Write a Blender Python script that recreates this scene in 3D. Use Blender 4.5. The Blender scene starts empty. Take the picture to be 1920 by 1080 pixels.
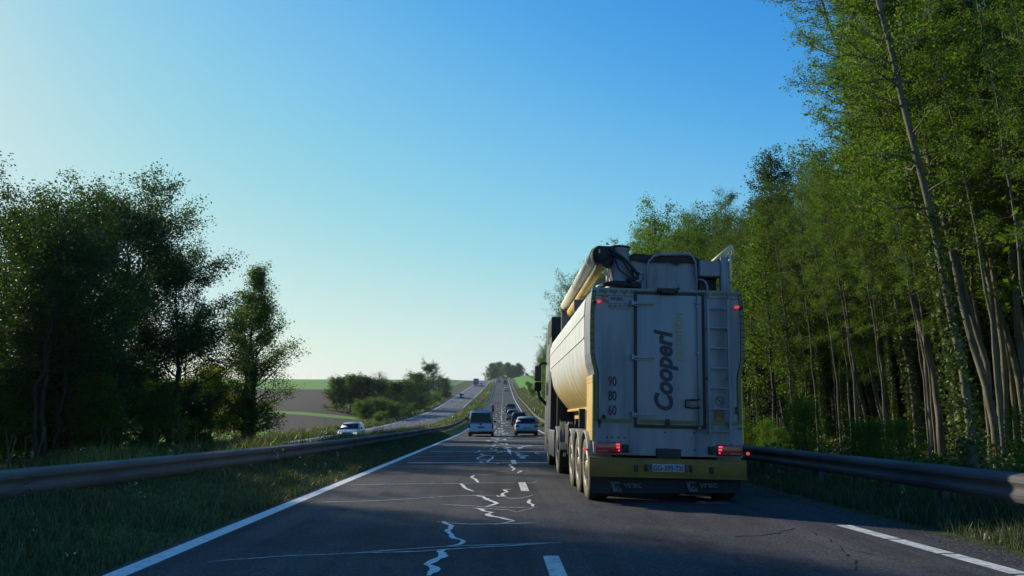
import bpy, bmesh, math, random
import numpy as np
from mathutils import Vector, Matrix

# ------------------------------------------------------------------ camera, sky, sun, exposure
SC = bpy.context.scene
COL = SC.collection
cam_data = bpy.data.cameras.new('camera')
cam = bpy.data.objects.new('camera', cam_data)
COL.objects.link(cam)
cam_data.sensor_width = 36.0
cam_data.lens = 36.0 * 1442.0 / 1920.0
cam_data.clip_start = 0.05
cam_data.clip_end = 9000.0
cam.location = (0.0, 0.0, 1.35)
cam.rotation_euler = (math.radians(90 + 7.7), 0.0, -math.radians(1.11))
SC.camera = cam

SUN_AZ = 48.0      # degrees to the left of straight ahead
SUN_EL = 22.0
world = bpy.data.worlds.new("World")
SC.world = world
world.use_nodes = True
wn = world.node_tree
for n in list(wn.nodes):
    wn.nodes.remove(n)
sky = wn.nodes.new('ShaderNodeTexSky')
sky.sky_type = 'NISHITA'
sky.sun_disc = False
sky.sun_elevation = math.radians(SUN_EL)
sky.sun_rotation = math.radians(-SUN_AZ)
sky.altitude = 50.0
sky.air_density = 1.0
sky.dust_density = 0.19
sky.ozone_density = 2.5
bg = wn.nodes.new('ShaderNodeBackground')
bg.inputs['Strength'].default_value = 0.1
wo = wn.nodes.new('ShaderNodeOutputWorld')
# the clear, deep sky of the photograph: one colour response for the whole dome
sep = wn.nodes.new('ShaderNodeSeparateColor'); com = wn.nodes.new('ShaderNodeCombineColor')
wn.links.new(sky.outputs[0], sep.inputs[0])
for ci, pts in enumerate(([(0, 0), (.09, .03), (.12, .055), (.19, .175), (.30, .33), (.45, .52), (.65, .67), (1, .86)],
                          [(0, 0), (.195, .29), (.33, .53), (.45, .66), (.84, .86), (1, .92)],
                          [(0, 0), (.20, .50), (.35, .73), (.55, .82), (.70, .79), (.80, .79), (1, .88)])):
    g_ = wn.nodes.new('ShaderNodeMath'); g_.operation = 'MULTIPLY'; g_.inputs[1].default_value = 0.1
    c_ = wn.nodes.new('ShaderNodeFloatCurve'); cu_ = c_.mapping.curves[0]
    while len(cu_.points) < len(pts): cu_.points.new(0.5, 0.5)
    for p_, (u_, v_) in zip(cu_.points, pts): p_.location = (u_, v_); p_.handle_type = 'AUTO_CLAMPED'
    c_.mapping.update()
    h_ = wn.nodes.new('ShaderNodeMath'); h_.operation = 'MULTIPLY'; h_.inputs[1].default_value = 10.0
    wn.links.new(sep.outputs[ci], g_.inputs[0]); wn.links.new(g_.outputs[0], c_.inputs['Value']); wn.links.new(c_.outputs[0], h_.inputs[0]); wn.links.new(h_.outputs[0], com.inputs[ci])
wn.links.new(com.outputs[0], bg.inputs['Color'])
wn.links.new(bg.outputs[0], wo.inputs['Surface'])

sun_data = bpy.data.lights.new('sun', 'SUN')
sun_data.energy = 5.0
sun_data.angle = math.radians(0.6)
sun_data.color = (1.0, 0.90, 0.70)
sun = bpy.data.objects.new('sun', sun_data)
COL.objects.link(sun)
_a, _e = math.radians(SUN_AZ), math.radians(SUN_EL)
sun_dir = Vector((-math.sin(_a) * math.cos(_e), math.cos(_a) * math.cos(_e), math.sin(_e)))
sun.rotation_euler = sun_dir.to_track_quat('Z', 'Y').to_euler()
sun.location = sun_dir * 200

SC.view_settings.view_transform = 'Standard'
SC.view_settings.look = 'None'
SC.view_settings.exposure = 0.0
SC.view_settings.gamma = 1.0
SC.view_settings.use_curve_mapping = False
SC.cycles.max_bounces = 6
SC.cycles.diffuse_bounces = 2
SC.cycles.glossy_bounces = 2
SC.cycles.transmission_bounces = 3
SC.cycles.transparent_max_bounces = 4
SC.cycles.sample_clamp_indirect = 4.0
SC.render.film_transparent = False

# ------------------------------------------------------------------ helpers
def tag(o, label=None, cat=None, group=None, kind=None):
    if label: o['label'] = label
    if cat: o['category'] = cat
    if group: o['group'] = group
    if kind: o['kind'] = kind
    return o

def link(name, mesh, parent=None, loc=None):
    o = bpy.data.objects.new(name, mesh)
    COL.objects.link(o)
    if parent is not None: o.parent = parent
    if loc is not None: o.location = loc
    return o

def empty(name, loc=(0, 0, 0), rz=0.0):
    o = bpy.data.objects.new(name, None)
    COL.objects.link(o)
    o.location = loc
    o.rotation_euler = (0, 0, rz)
    o.empty_display_size = 0.3
    return o

def kids(o, _c={}):
    return [c for c in bpy.data.objects if c.parent is o]

def copy_tree(o, ch=None):
    """copy a thing with its parts and sub-parts; ch = {object: [children]}"""
    if ch is None:
        ch = {}
        for q in bpy.data.objects:
            if q.parent is not None: ch.setdefault(q.parent.name, []).append(q)
    def rec(a, parent):
        c = a.copy(); COL.objects.link(c); c.parent = parent
        for k in ch.get(a.name, []): rec(k, c)
        return c
    return rec(o, None)

def np_mesh(name, verts, faces, mats, smooth=False, fmat=None):
    """verts Nx3, faces: list of equally long rows (MxK array) or list of such arrays"""
    me = bpy.data.meshes.new(name)
    verts = np.asarray(verts, dtype=np.float32)
    arrs = faces if isinstance(faces, list) else [faces]
    arrs = [np.asarray(a, dtype=np.int32) for a in arrs if len(a)]
    tot = sum(a.shape[0] for a in arrs); loops = np.concatenate([a.ravel() for a in arrs])
    sizes = np.concatenate([np.full(a.shape[0], a.shape[1], dtype=np.int32) for a in arrs])
    starts = np.concatenate([[0], np.cumsum(sizes)[:-1]]).astype(np.int32)
    me.vertices.add(len(verts)); me.vertices.foreach_set('co', verts.ravel())
    me.loops.add(len(loops)); me.loops.foreach_set('vertex_index', loops)
    me.polygons.add(tot); me.polygons.foreach_set('loop_start', starts)
    me.polygons.foreach_set('loop_total', sizes)
    if smooth: me.polygons.foreach_set('use_smooth', np.ones(tot, dtype=bool))
    if fmat is not None: me.polygons.foreach_set('material_index', np.asarray(fmat, dtype=np.int32))
    me.update(calc_edges=True)
    for m in (mats if isinstance(mats, (list, tuple)) else [mats]): me.materials.append(m)
    return me

class MB:
    """collects simple shapes into one mesh"""
    def __init__(s): s.v = []; s.f = []; s.sm = []
    def add(s, vs, fs, smooth=False):
        b = len(s.v); s.v += [tuple(v) for v in vs]
        for f in fs: s.f.append(tuple(i + b for i in f)); s.sm.append(smooth)
    def box(s, x0, x1, y0, y1, z0, z1, bev=0.0):
        if bev > 0:
            b = min(bev, (x1-x0)/2.01, (y1-y0)/2.01, (z1-z0)/2.01)
            bm = bmesh.new(); bmesh.ops.create_cube(bm, size=1)
            for v in bm.verts:
                v.co = Vector((x0 if v.co.x < 0 else x1, y0 if v.co.y < 0 else y1, z0 if v.co.z < 0 else z1))
            bmesh.ops.bevel(bm, geom=bm.edges[:], offset=b, segments=2, affect='EDGES', profile=0.6)
            bm.verts.index_update()
            s.add([v.co for v in bm.verts], [[v.index for v in f.verts] for f in bm.faces], True); bm.free(); return s
        vs = [(x0,y0,z0),(x1,y0,z0),(x1,y1,z0),(x0,y1,z0),(x0,y0,z1),(x1,y0,z1),(x1,y1,z1),(x0,y1,z1)]
        s.add(vs, [(0,3,2,1),(4,5,6,7),(0,1,5,4),(1,2,6,5),(2,3,7,6),(3,0,4,7)]); return s
    def prism(s, prof, a0, a1, axis='x', smooth=False):
        """prof: 2-D outline; axis x: (y,z), y: (x,z), z: (x,y)"""
        n = len(prof)
        def mk(p, a):
            return (a, p[0], p[1]) if axis == 'x' else ((p[0], a, p[1]) if axis == 'y' else (p[0], p[1], a))
        vs = [mk(p, a0) for p in prof] + [mk(p, a1) for p in prof]
        fs = [tuple(range(n))[::-1], tuple(range(n, 2*n))] + [(i, (i+1) % n, n + (i+1) % n, n + i) for i in range(n)]
        s.add(vs, fs, smooth); return s
    def tube(s, pts, r, n=8, caps=True, smooth=True):
        pts = [Vector(p) for p in pts]; k = len(pts)
        rs = r if isinstance(r, (list, tuple)) else [r] * k
        vs = []; prev = None
        for i, p in enumerate(pts):
            t = (pts[min(i+1, k-1)] - pts[max(i-1, 0)])
            if t.length < 1e-9: t = Vector((0, 0, 1))
            t.normalize()
            if prev is None:
                a = Vector((0, 0, 1)) if abs(t.z) < 0.9 else Vector((1, 0, 0))
                u = t.cross(a).normalized()
            else:
                u = (prev - t * prev.dot(t)).normalized()
            prev = u; w = t.cross(u)
            for j in range(n):
                an = 2*math.pi*j/n
                vs.append(p + (u*math.cos(an) + w*math.sin(an)) * rs[i])
        fs = []
        for i in range(k-1):
            for j in range(n):
                fs.append((i*n+j, i*n+(j+1) % n, (i+1)*n+(j+1) % n, (i+1)*n+j))
        s.add(vs, fs, smooth)
        if caps:
            b = len(s.v) - len(vs)
            s.f.append(tuple(b+j for j in range(n))[::-1]); s.sm.append(False)
            s.f.append(tuple(b+(k-1)*n+j for j in range(n))); s.sm.append(False)
        return s
    def lathe(s, prof, c, axis='x', n=24, smooth=True, a0=0.0, a1=2*math.pi):
        """prof: list of (along, radius)"""
        full = abs(a1-a0-2*math.pi) < 1e-6
        m = n if full else n+1
        vs = []
        for (h, r) in prof:
            for j in range(m):
                an = a0 + (a1-a0)*j/n
                ca, sa = r*math.cos(an), r*math.sin(an)
                if axis == 'x': vs.append((c[0]+h, c[1]+ca, c[2]+sa))
                elif axis == 'y': vs.append((c[0]+ca, c[1]+h, c[2]+sa))
                else: vs.append((c[0]+ca, c[1]+sa, c[2]+h))
        fs = []
        for i in range(len(prof)-1):
            for j in range(n):
                j2 = (j+1) % m
                fs.append((i*m+j, i*m+j2, (i+1)*m+j2, (i+1)*m+j))
        s.add(vs, fs, smooth); return s
    def build(s, name, mat, parent=None, loc=None, recalc=True):
        me = bpy.data.meshes.new(name)
        me.from_pydata(s.v, [], s.f)
        me.polygons.foreach_set('use_smooth', s.sm)
        if recalc:
            bm = bmesh.new(); bm.from_mesh(me)
            bmesh.ops.recalc_face_normals(bm, faces=bm.faces[:]); bm.to_mesh(me); bm.free()
        for m in (mat if isinstance(mat, (list, tuple)) else [mat]): me.materials.append(m)
        me.update()
        return link(name, me, parent, loc)

# ------------------------------------------------------------------ materials
def srgb(r, g, b):
    f = lambda c: (c/255/12.92) if c/255 <= 0.04045 else ((c/255+0.055)/1.055)**2.4
    return (f(r), f(g), f(b), 1)

class NT:
    def __init__(s, m):
        s.m = m; m.use_nodes = True; s.t = m.node_tree
        for n in list(s.t.nodes): s.t.nodes.remove(n)
        s.out = s.t.nodes.new('ShaderNodeOutputMaterial')
    def n(s, t, **kw):
        x = s.t.nodes.new(t)
        for k, v in kw.items():
            if k in x.inputs: x.inputs[k].default_value = v
            else: setattr(x, k, v)
        return x
    def l(s, a, b): s.t.links.new(a, b)

def noise_fac(t, scale, detail=3.0, rough=0.55, coord='Object', vec=None, sc=(1, 1, 1)):
    tc = t.n('ShaderNodeTexCoord'); mp = t.n('ShaderNodeMapping'); mp.inputs['Scale'].default_value = sc
    t.l(tc.outputs[coord], mp.inputs['Vector'])
    nz = t.n('ShaderNodeTexNoise'); nz.inputs['Scale'].default_value = scale
    nz.inputs['Detail'].default_value = detail; nz.inputs['Roughness'].default_value = rough
    t.l(mp.outputs[0], nz.inputs['Vector'])
    return nz.outputs['Fac']

def ramp(t, fac, stops):
    r = t.n('ShaderNodeValToRGB'); e = r.color_ramp.elements
    while len(e) > 1: e.remove(e[-1])
    e[0].position = stops[0][0]; e[0].color = tuple(stops[0][1]) + ((1,) if len(stops[0][1]) == 3 else ())
    for p, c in stops[1:]:
        q = e.new(p); q.color = tuple(c) + ((1,) if len(c) == 3 else ())
    t.l(fac, r.inputs[0]); return r.outputs[0]

def mixc(t, fac, a, b, mode='MIX'):
    m = t.n('ShaderNodeMix', data_type='RGBA', blend_type=mode)
    if isinstance(fac, (int, float)): m.inputs[0].default_value = fac
    else: t.l(fac, m.inputs[0])
    for i, x in ((6, a), (7, b)):
        if isinstance(x, (tuple, list)): m.inputs[i].default_value = tuple(x) + ((1,) if len(x) == 3 else ())
        else: t.l(x, m.inputs[i])
    return m.outputs[2]

def paint(name, col, rough=0.45, metal=0.0, dirt=0.25, dirt_scale=3.0, dirtcol=(0.05, 0.045, 0.035), coat=0.0, emit=0.0, emit_col=None, spec=0.5, sc=(1, 1, 1), bump=0.0):
    m = bpy.data.materials.new(name); t = NT(m)
    b = t.n('ShaderNodeBsdfPrincipled', Roughness=rough, Metallic=metal)
    b.inputs['Specular IOR Level'].default_value = spec
    if coat: b.inputs['Coat Weight'].default_value = coat; b.inputs['Coat Roughness'].default_value = 0.1
    if dirt > 0:
        f = noise_fac(t, dirt_scale, 6.0, 0.65, sc=sc)
        f2 = ramp(t, f, [(0.42, (0, 0, 0)), (0.72, (dirt, dirt, dirt))])
        t.l(mixc(t, f2, col, dirtcol), b.inputs['Base Color'])
        g = ramp(t, f, [(0.3, (rough*0.8,)*3), (0.8, (min(1, rough*1.5),)*3)])
        t.l(g, b.inputs['Roughness'])
    else:
        b.inputs['Base Color'].default_value = tuple(col) + (1,)
    if emit > 0:
        b.inputs['Emission Color'].default_value = tuple(emit_col or col) + (1,)
        b.inputs['Emission Strength'].default_value = emit
    if bump > 0:
        bp = t.n('ShaderNodeBump', Strength=bump, Distance=0.02)
        t.l(noise_fac(t, dirt_scale*12, 3.0), bp.inputs['Height']); t.l(bp.outputs[0], b.inputs['Normal'])
    t.l(b.outputs[0], t.out.inputs['Surface'])
    return m

def leaf_mat(name, c_dark, c_light, trans=0.45, tcol=None, tint=0.25):
    m = bpy.data.materials.new(name); t = NT(m)
    g = t.n('ShaderNodeNewGeometry')
    oi = t.n('ShaderNodeObjectInfo')
    c = mixc(t, g.outputs['Random Per Island'], c_dark, c_light)
    # a slow variation through the crown and a small shift per tree
    f = noise_fac(t, 0.45, 2.0)
    c = mixc(t, ramp(t, f, [(0.35, (0, 0, 0)), (0.65, (0.5, 0.5, 0.5))]), c, tuple(x*y for x, y in zip(c_light, (1.25, 1.1, 0.6))))
    hs = t.n('ShaderNodeHueSaturation'); t.l(c, hs.inputs['Color'])
    mr = t.n('ShaderNodeMapRange'); mr.inputs['To Min'].default_value = 1 - tint; mr.inputs['To Max'].default_value = 1 + tint
    t.l(oi.outputs['Random'], mr.inputs['Value']); t.l(mr.outputs[0], hs.inputs['Value'])
    d = t.n('ShaderNodeBsdfPrincipled', Roughness=0.55); d.inputs['Specular IOR Level'].default_value = 0.3
    t.l(hs.outputs[0], d.inputs['Base Color'])
    tr = t.n('ShaderNodeBsdfTranslucent')
    tc = mixc(t, 0.6, hs.outputs[0], tcol or tuple(x*y for x, y in zip(c_light, (1.9, 1.7, 0.5))))
    t.l(tc, tr.inputs['Color'])
    mx = t.n('ShaderNodeMixShader'); mx.inputs[0].default_value = trans
    t.l(d.outputs[0], mx.inputs[1]); t.l(tr.outputs[0], mx.inputs[2]); t.l(mx.outputs[0], t.out.inputs['Surface'])
    return m

def bark_mat(name, a, b, scale=6.0, moss=(0.05, 0.07, 0.02)):
    m = bpy.data.materials.new(name); t = NT(m)
    f = noise_fac(t, scale, 6.0, 0.7, sc=(1, 1, 0.25))
    c = ramp(t, f, [(0.3, a), (0.7, b)])
    f2 = noise_fac(t, 1.3, 3.0)
    c = mixc(t, ramp(t, f2, [(0.5, (0, 0, 0)), (0.7, (0.6, 0.6, 0.6))]), c, moss)
    p = t.n('ShaderNodeBsdfPrincipled', Roughness=0.9); t.l(c, p.inputs['Base Color'])
    bp = t.n('ShaderNodeBump', Strength=0.6, Distance=0.03); t.l(f, bp.inputs['Height']); t.l(bp.outputs[0], p.inputs['Normal'])
    t.l(p.outputs[0], t.out.inputs['Surface']); return m

def ground_mat(name, stops, scale, stops2=None, scale2=0.05, bump=0.5, bdist=0.05, sc=(1, 1, 1), bscale=None, rough=0.95):
    m = bpy.data.materials.new(name); t = NT(m)
    f = noise_fac(t, scale, 8.0, 0.65, sc=sc)
    c = ramp(t, f, stops)
    if stops2:
        f2 = noise_fac(t, scale2, 4.0, 0.6)
        c = mixc(t, 0.7, c, ramp(t, f2, stops2), 'MULTIPLY')
    p = t.n('ShaderNodeBsdfPrincipled', Roughness=rough); p.inputs['Specular IOR Level'].default_value = 0.25
    t.l(c, p.inputs['Base Color'])
    bp = t.n('ShaderNodeBump', Strength=bump, Distance=bdist)
    t.l(noise_fac(t, bscale or scale, 6.0, 0.7, sc=sc), bp.inputs['Height']); t.l(bp.outputs[0], p.inputs['Normal'])
    t.l(p.outputs[0], t.out.inputs['Surface']); return m

def asphalt_mat(name, base=0.11):
    m = bpy.data.materials.new(name); t = NT(m)
    fine = noise_fac(t, 34.0, 5.0, 0.85)
    c = ramp(t, fine, [(0.30, (base*0.25, base*0.25, base*0.28)), (0.5, (base*0.95, base*0.95, base)), (0.66, (base*2.2, base*2.15, base*2.0))])
    long_ = noise_fac(t, 1.0, 4.0, 0.6, sc=(2.2, 0.05, 1))          # wheel tracks run along the road
    c = mixc(t, 0.75, c, ramp(t, long_, [(0.3, (0.55, 0.55, 0.58)), (0.52, (1, 1, 1)), (0.72, (1.35, 1.3, 1.25))]), 'MULTIPLY')
    patch = noise_fac(t, 0.35, 5.0, 0.6)
    c = mixc(t, 0.8, c, ramp(t, patch, [(0.36, (0.55, 0.55, 0.60)), (0.48, (0.95, 0.93, 0.98)), (0.56, (1.05, 1, 1.02)), (0.7, (1.3, 1.25, 1.2))]), 'MULTIPLY')
    stain = noise_fac(t, 1.1, 5.0, 0.7, sc=(1, 0.35, 1))
    c = mixc(t, 0.8, c, ramp(t, stain, [(0.34, (0.5, 0.5, 0.54)), (0.42, (1, 1, 1)), (0.62, (1, 1, 1)), (0.68, (1.35, 1.28, 1.2))]), 'MULTIPLY')
    # thin dark cracks
    tc = t.n('ShaderNodeTexCoord'); mp = t.n('ShaderNodeMapping'); mp.inputs['Scale'].default_value = (0.45, 0.22, 1)
    t.l(tc.outputs['Object'], mp.inputs['Vector'])
    nz = t.n('ShaderNodeTexNoise'); nz.inputs['Scale'].default_value = 1.6; nz.inputs['Detail'].default_value = 6
    t.l(mp.outputs[0], nz.inputs['Vector'])
    mv = mixc(t, 0.12, mp.outputs[0], nz.outputs['Color'])
    vo = t.n('ShaderNodeTexVoronoi', feature='DISTANCE_TO_EDGE'); vo.inputs['Scale'].default_value = 1.0
    t.l(mv, vo.inputs['Vector'])
    cr = ramp(t, vo.outputs['Distance'], [(0.0, (0.35, 0.35, 0.35)), (0.006, (0.5, 0.5, 0.5)), (0.012, (1, 1, 1))])
    c = mixc(t, 0.12, c, cr, 'MULTIPLY')
    p = t.n('ShaderNodeBsdfPrincipled', Roughness=0.9); p.inputs['Specular IOR Level'].default_value = 0.12
    t.l(c, p.inputs['Base Color'])
    bp = t.n('ShaderNodeBump', Strength=0.5, Distance=0.006); t.l(fine, bp.inputs['Height']); t.l(bp.outputs[0], p.inputs['Normal'])
    t.l(p.outputs[0], t.out.inputs['Surface']); return m

def marking_mat(name, col, wear=0.5, under=(0.1, 0.1, 0.105), scale=14.0):
    m = bpy.data.materials.new(name); t = NT(m)
    f = noise_fac(t, scale, 7.0, 0.75)
    c = mixc(t, ramp(t, f, [(0.44, (0, 0, 0)), (0.66, (wear, wear, wear))]), col, under)
    p = t.n('ShaderNodeBsdfPrincipled', Roughness=0.7); t.l(c, p.inputs['Base Color'])
    t.l(p.outputs[0], t.out.inputs['Surface']); return m

# ------------------------------------------------------------------ the lie of the land
def interp(tab, y):
    xs = [p[0] for p in tab]; vs = [p[1] for p in tab]
    n = len(xs)
    if y <= xs[0]: return vs[0] + (vs[1]-vs[0])/(xs[1]-xs[0])*(y-xs[0])
    if y >= xs[-1]: return vs[-1]
    d = [(vs[i+1]-vs[i])/(xs[i+1]-xs[i]) for i in range(n-1)]
    m = [d[0]] + [0 if d[i-1]*d[i] <= 0 else 2*d[i-1]*d[i]/(d[i-1]+d[i]) for i in range(1, n-1)] + [d[-1]]
    for i in range(n-1):
        if y <= xs[i+1]:
            h = xs[i+1]-xs[i]; t = (y-xs[i])/h
            return ((2*t**3-3*t**2+1)*vs[i] + (t**3-2*t**2+t)*h*m[i] + (-2*t**3+3*t**2)*vs[i+1] + (t**3-t**2)*h*m[i+1])

MAIN_Z = [(-40, 1.36), (0, 0), (60, -2.04), (75, -2.5), (90, -2.78), (105, -2.88), (120, -2.85), (148, -2.4), (174, -1.98), (258, -0.75), (320, 1.7), (365, 3.5), (440, 6.7), (510, 9.55), (535, 10.1), (600, 9.6), (900, 0), (4000, -60)]
CEN = [(-40, 0.6), (60, 0.6), (174, 1.15), (258, 1.9), (365, 2.5), (510, 3.3), (560, 2.6), (640, -6), (800, -32), (4000, -600)]
OPP_X = [(-40, -13), (20, -13), (72, -13.3), (139, -13.5), (231, -13.2), (331, -10.4), (420, -9.0), (493, -8.6), (560, -9.6), (640, -19), (800, -45), (4000, -615)]
OPP_Z = [(-40, 0.3), (20, -1.5), (72, -2.9), (100, -3.5), (139, -3.9), (190, -3.7), (231, -2.9), (331, 1.6), (420, 5.2), (493, 8.0), (530, 9.2), (600, 9.2), (900, 0), (4000, -60)]
FIELD_Z = [(-40, 0.5), (20, -1.3), (60, -2.6), (80, -3.0), (100, -3.1), (140, -2.8), (160, -2.3), (200, -0.7), (262, 2.0), (400, 6.7), (600, 10.8), (700, 11.2), (900, 8), (4000, -60)]
LRAIL = [(-40, -6.3), (5, -6.2), (9.5, -6.0), (15, -5.45), (23, -4.9), (40, -4.6), (100, -4.45), (174, -4.0), (258, -3.2), (365, -2.6), (510, -1.3), (560, -2.0), (4000, -600)]

def mz(y): return interp(MAIN_Z, y)
def cx(y): return interp(CEN, y)
def oz(y): return interp(OPP_Z, y)
def ox(y): return interp(OPP_X, y)
def fz(y): return interp(FIELD_Z, y)
def lrail(y): return interp(LRAIL, y)

def height(x, y):
    c = cx(y); o = ox(y); L = c-4.15; R = c+4.6; oL = o-4.4; oR = o+4.4
    if L <= x <= R: return mz(y)
    if oL <= x <= oR: return oz(y)
    if oR < x < L:
        rx = lrail(y); fade = 1.0 if y < 90 else max(0.3, 1-(y-90)/110.0)
        t = min(1.0, max(0.0, (x-oR)/(rx-0.8-oR)))
        add = float(np.interp(x, [oR, oR+0.9, (oR+rx)/2, rx-0.9, rx, rx+(L-rx)*0.55, L-0.25, L], [-0.02, 0.08, 0.46, 0.5, 0.34, 0.17, -0.03, 0.0]))
        return oz(y)*(1-t) + mz(y)*t + add*(fade if add > 0 else 1)
    if x < oL:
        d = oL-x; t = min(1, max(0, (d-2.0)/24.0)); t = t*t*(3-2*t)
        w = 0.25*math.sin(x*0.021+y*0.013) + 0.12*math.sin(x*0.07-y*0.05)
        far = min(1, d/60.0)
        r = 0.0
        if d > 80: r = 0.004*(d-80)*min(1, max(0, (y-120)/200.0))
        return (oz(y)-0.15*min(1, d/1.0))*(1-t) + (fz(y) + w*far)*t + r
    d = x-R
    bank = 0.0
    if y > 60:
        k = min(1, (y-60)/60.0)
        bank = k*min(2.2, max(0, d-1.6)*0.22)
    w = 0.10*math.sin(x*0.9+y*0.4)*min(1, d/3.0)
    wood = 0.25*min(1, max(0, (d-2.5)/6.0)) if y <= 140 else 0
    return mz(y) - 0.06*min(1, d/0.3)*(1-min(1, d/0.9)) + 0.2*min(1, max(0, (d-0.3)/0.9)) + bank + w + wood

ROWS = list(np.arange(-40, 130, 1.5)) + list(np.arange(131, 300, 4.0)) + list(np.arange(300, 640, 8.0)) + [660, 700, 760, 850, 1000, 1300, 1800, 2600, 4000]
ROWS = sorted(set([float(r) for r in ROWS] + [96.0, 147.0, 155.0, 262.0]))
LOFF = [1600, 900, 500, 300, 200, 140, 100, 75, 58, 45, 35, 27, 20, 15, 11, 8, 5.5, 3.0, 1.2]
def cols(y):
    c = cx(y); o = ox(y); L = c-4.15; R = c+4.6; oL = o-4.4; oR = o+4.4
    xs = [oL-d for d in LOFF] + [oL] + [oL + 8.8*i/4 for i in range(1, 4)] + [oR]
    xs += [oR + (L-oR)*i/12 for i in range(1, 12)] + [L] + [L + (R-L)*i/6 for i in range(1, 6)] + [R]
    xs += [R+d for d in (0.5, 1.0, 1.6, 2.3, 3.2, 4.5, 6, 8, 11, 15, 20, 28, 40, 60, 100, 180, 350, 700, 1600)]
    return xs
NL = len(LOFF)
iOL, iOR = NL, NL+4
iL = iOR + 12; iR = iL + 6
grid = []
for y in ROWS:
    xs = cols(y)
    grid.append([(x, y, height(x, y)) for x in xs])
NC = len(grid[0])
ZN = {}
for j in range(len(ROWS)-1):
    y = (ROWS[j]+ROWS[j+1])/2
    for i in range(NC-1):
        if i >= iR:
            z = 'verge' if i < iR+5 else ('forest_floor' if y < 150 else 'green_field')
        elif i >= iL: z = 'road'
        elif i >= iOR: z = 'median_grass'
        elif i >= iOL: z = 'opposite_road'
        else:
            d = LOFF[i]
            if d <= 8: z = 'verge'
            elif 262 < y < 520 and d == 15: z = 'side_road'
            elif 96 <= y < 147 and d <= 900: z = 'near_ploughed_field'
            elif 155 <= y < 262 and d <= 900: z = 'far_ploughed_field'
            else: z = 'meadow'
        ZN.setdefault(z, []).append((j*NC+i, j*NC+i+1, (j+1)*NC+i+1, (j+1)*NC+i))

M = {}
M['asphalt'] = asphalt_mat('asphalt', 0.070)
M['asphalt_old'] = asphalt_mat('asphalt_pale', 0.15)
M['verge'] = ground_mat('verge_soil_grass', [(0.3, (0.02, 0.028, 0.010)), (0.5, (0.045, 0.065, 0.018)), (0.75, (0.09, 0.10, 0.03))], 2.2, [(0.3, (0.75, 0.8, 0.7)), (0.7, (1.15, 1.1, 0.9))], 0.15)
M['median'] = ground_mat('median_grass', [(0.3, (0.035, 0.055, 0.012)), (0.5, (0.09, 0.13, 0.02)), (0.75, (0.17, 0.18, 0.04))], 1.6, [(0.3, (0.75, 0.8, 0.7)), (0.7, (1.2, 1.1, 0.9))], 0.1)
M['meadow'] = ground_mat('meadow', [(0.3, (0.09, 0.22, 0.02)), (0.7, (0.15, 0.33, 0.035))], 0.8, [(0.35, (0.75, 0.85, 0.75)), (0.65, (1.1, 1.05, 1))], 0.012, sc=(0.12, 1, 1))
M['plough'] = ground_mat('ploughed_earth', [(0.3, (0.026, 0.014, 0.013)), (0.7, (0.052, 0.029, 0.026))], 1.2, [(0.35, (0.8, 0.8, 0.8)), (0.65, (1.1, 1.05, 1))], 0.03, sc=(0.1, 1.6, 1))
M['forest_floor'] = ground_mat('leaf_litter', [(0.3, (0.012, 0.012, 0.006)), (0.55, (0.04, 0.035, 0.018)), (0.75, (0.035, 0.055, 0.015))], 3.0)
ZM = {'road': M['asphalt'], 'opposite_road': M['asphalt_old'], 'side_road': M['asphalt_old'], 'median_grass': M['median'], 'verge': M['verge'],
      'forest_floor': M['forest_floor'], 'green_field': M['meadow'], 'meadow': M['meadow'], 'near_ploughed_field': M['plough'], 'far_ploughed_field': M['plough']}
GV = np.array([p for r in grid for p in r], dtype=np.float32)
SETTING = {}
for zn, fs in ZN.items():
    f = np.array(fs, dtype=np.int32)
    used, inv = np.unique(f.ravel(), return_inverse=True)
    me = np_mesh(zn, GV[used], inv.reshape(f.shape), ZM[zn], smooth=True)
    nm = 'ploughed_field' if 'ploughed' in zn else zn
    SETTING[zn] = tag(link(nm, me), kind='structure')
ROAD = SETTING['road']; OROAD = SETTING['opposite_road']

# ------------------------------------------------------------------ painted lines and crack sealing on the road
M['line'] = marking_mat('white_line_paint', (0.78, 0.78, 0.76), 0.45)
M['dash'] = marking_mat('worn_dash_paint', (0.68, 0.68, 0.64), 0.75)
M['seal'] = marking_mat('pale_crack_sealant', (0.74, 0.74, 0.72), 0.45, scale=20.0)
M['seal_thin'] = marking_mat('thin_crack_sealant', (0.55, 0.55, 0.53), 0.85, scale=9.0)
def strip(name, ys, xfun, w, mat, parent, zf=mz, lift=0.004):
    vs = []; fs = []
    for y in ys:
        x = xfun(y); z = zf(y)+lift
        vs += [(x-w/2, y, z), (x+w/2, y, z)]
    for k in range(len(ys)-1): fs.append((2*k, 2*k+1, 2*k+3, 2*k+2))
    return link(name, np_mesh(name, vs, np.array(fs), mat), parent)
def yrange(a, b): # breaks exactly on the terrain rows so that the strips stay parallel to the road
    return [a] + [r for r in ROWS if a+1e-3 < r < b-1e-3] + [b]
def rowz(zf):
    zs = [zf(r) for r in ROWS]
    return lambda y: float(np.interp(y, ROWS, zs))
mzr = rowz(mz); ozr = rowz(oz)
strip('edge_line', yrange(-20, 600), lambda y: cx(y)-3.93, 0.21, M['line'], ROAD, mzr)
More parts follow.
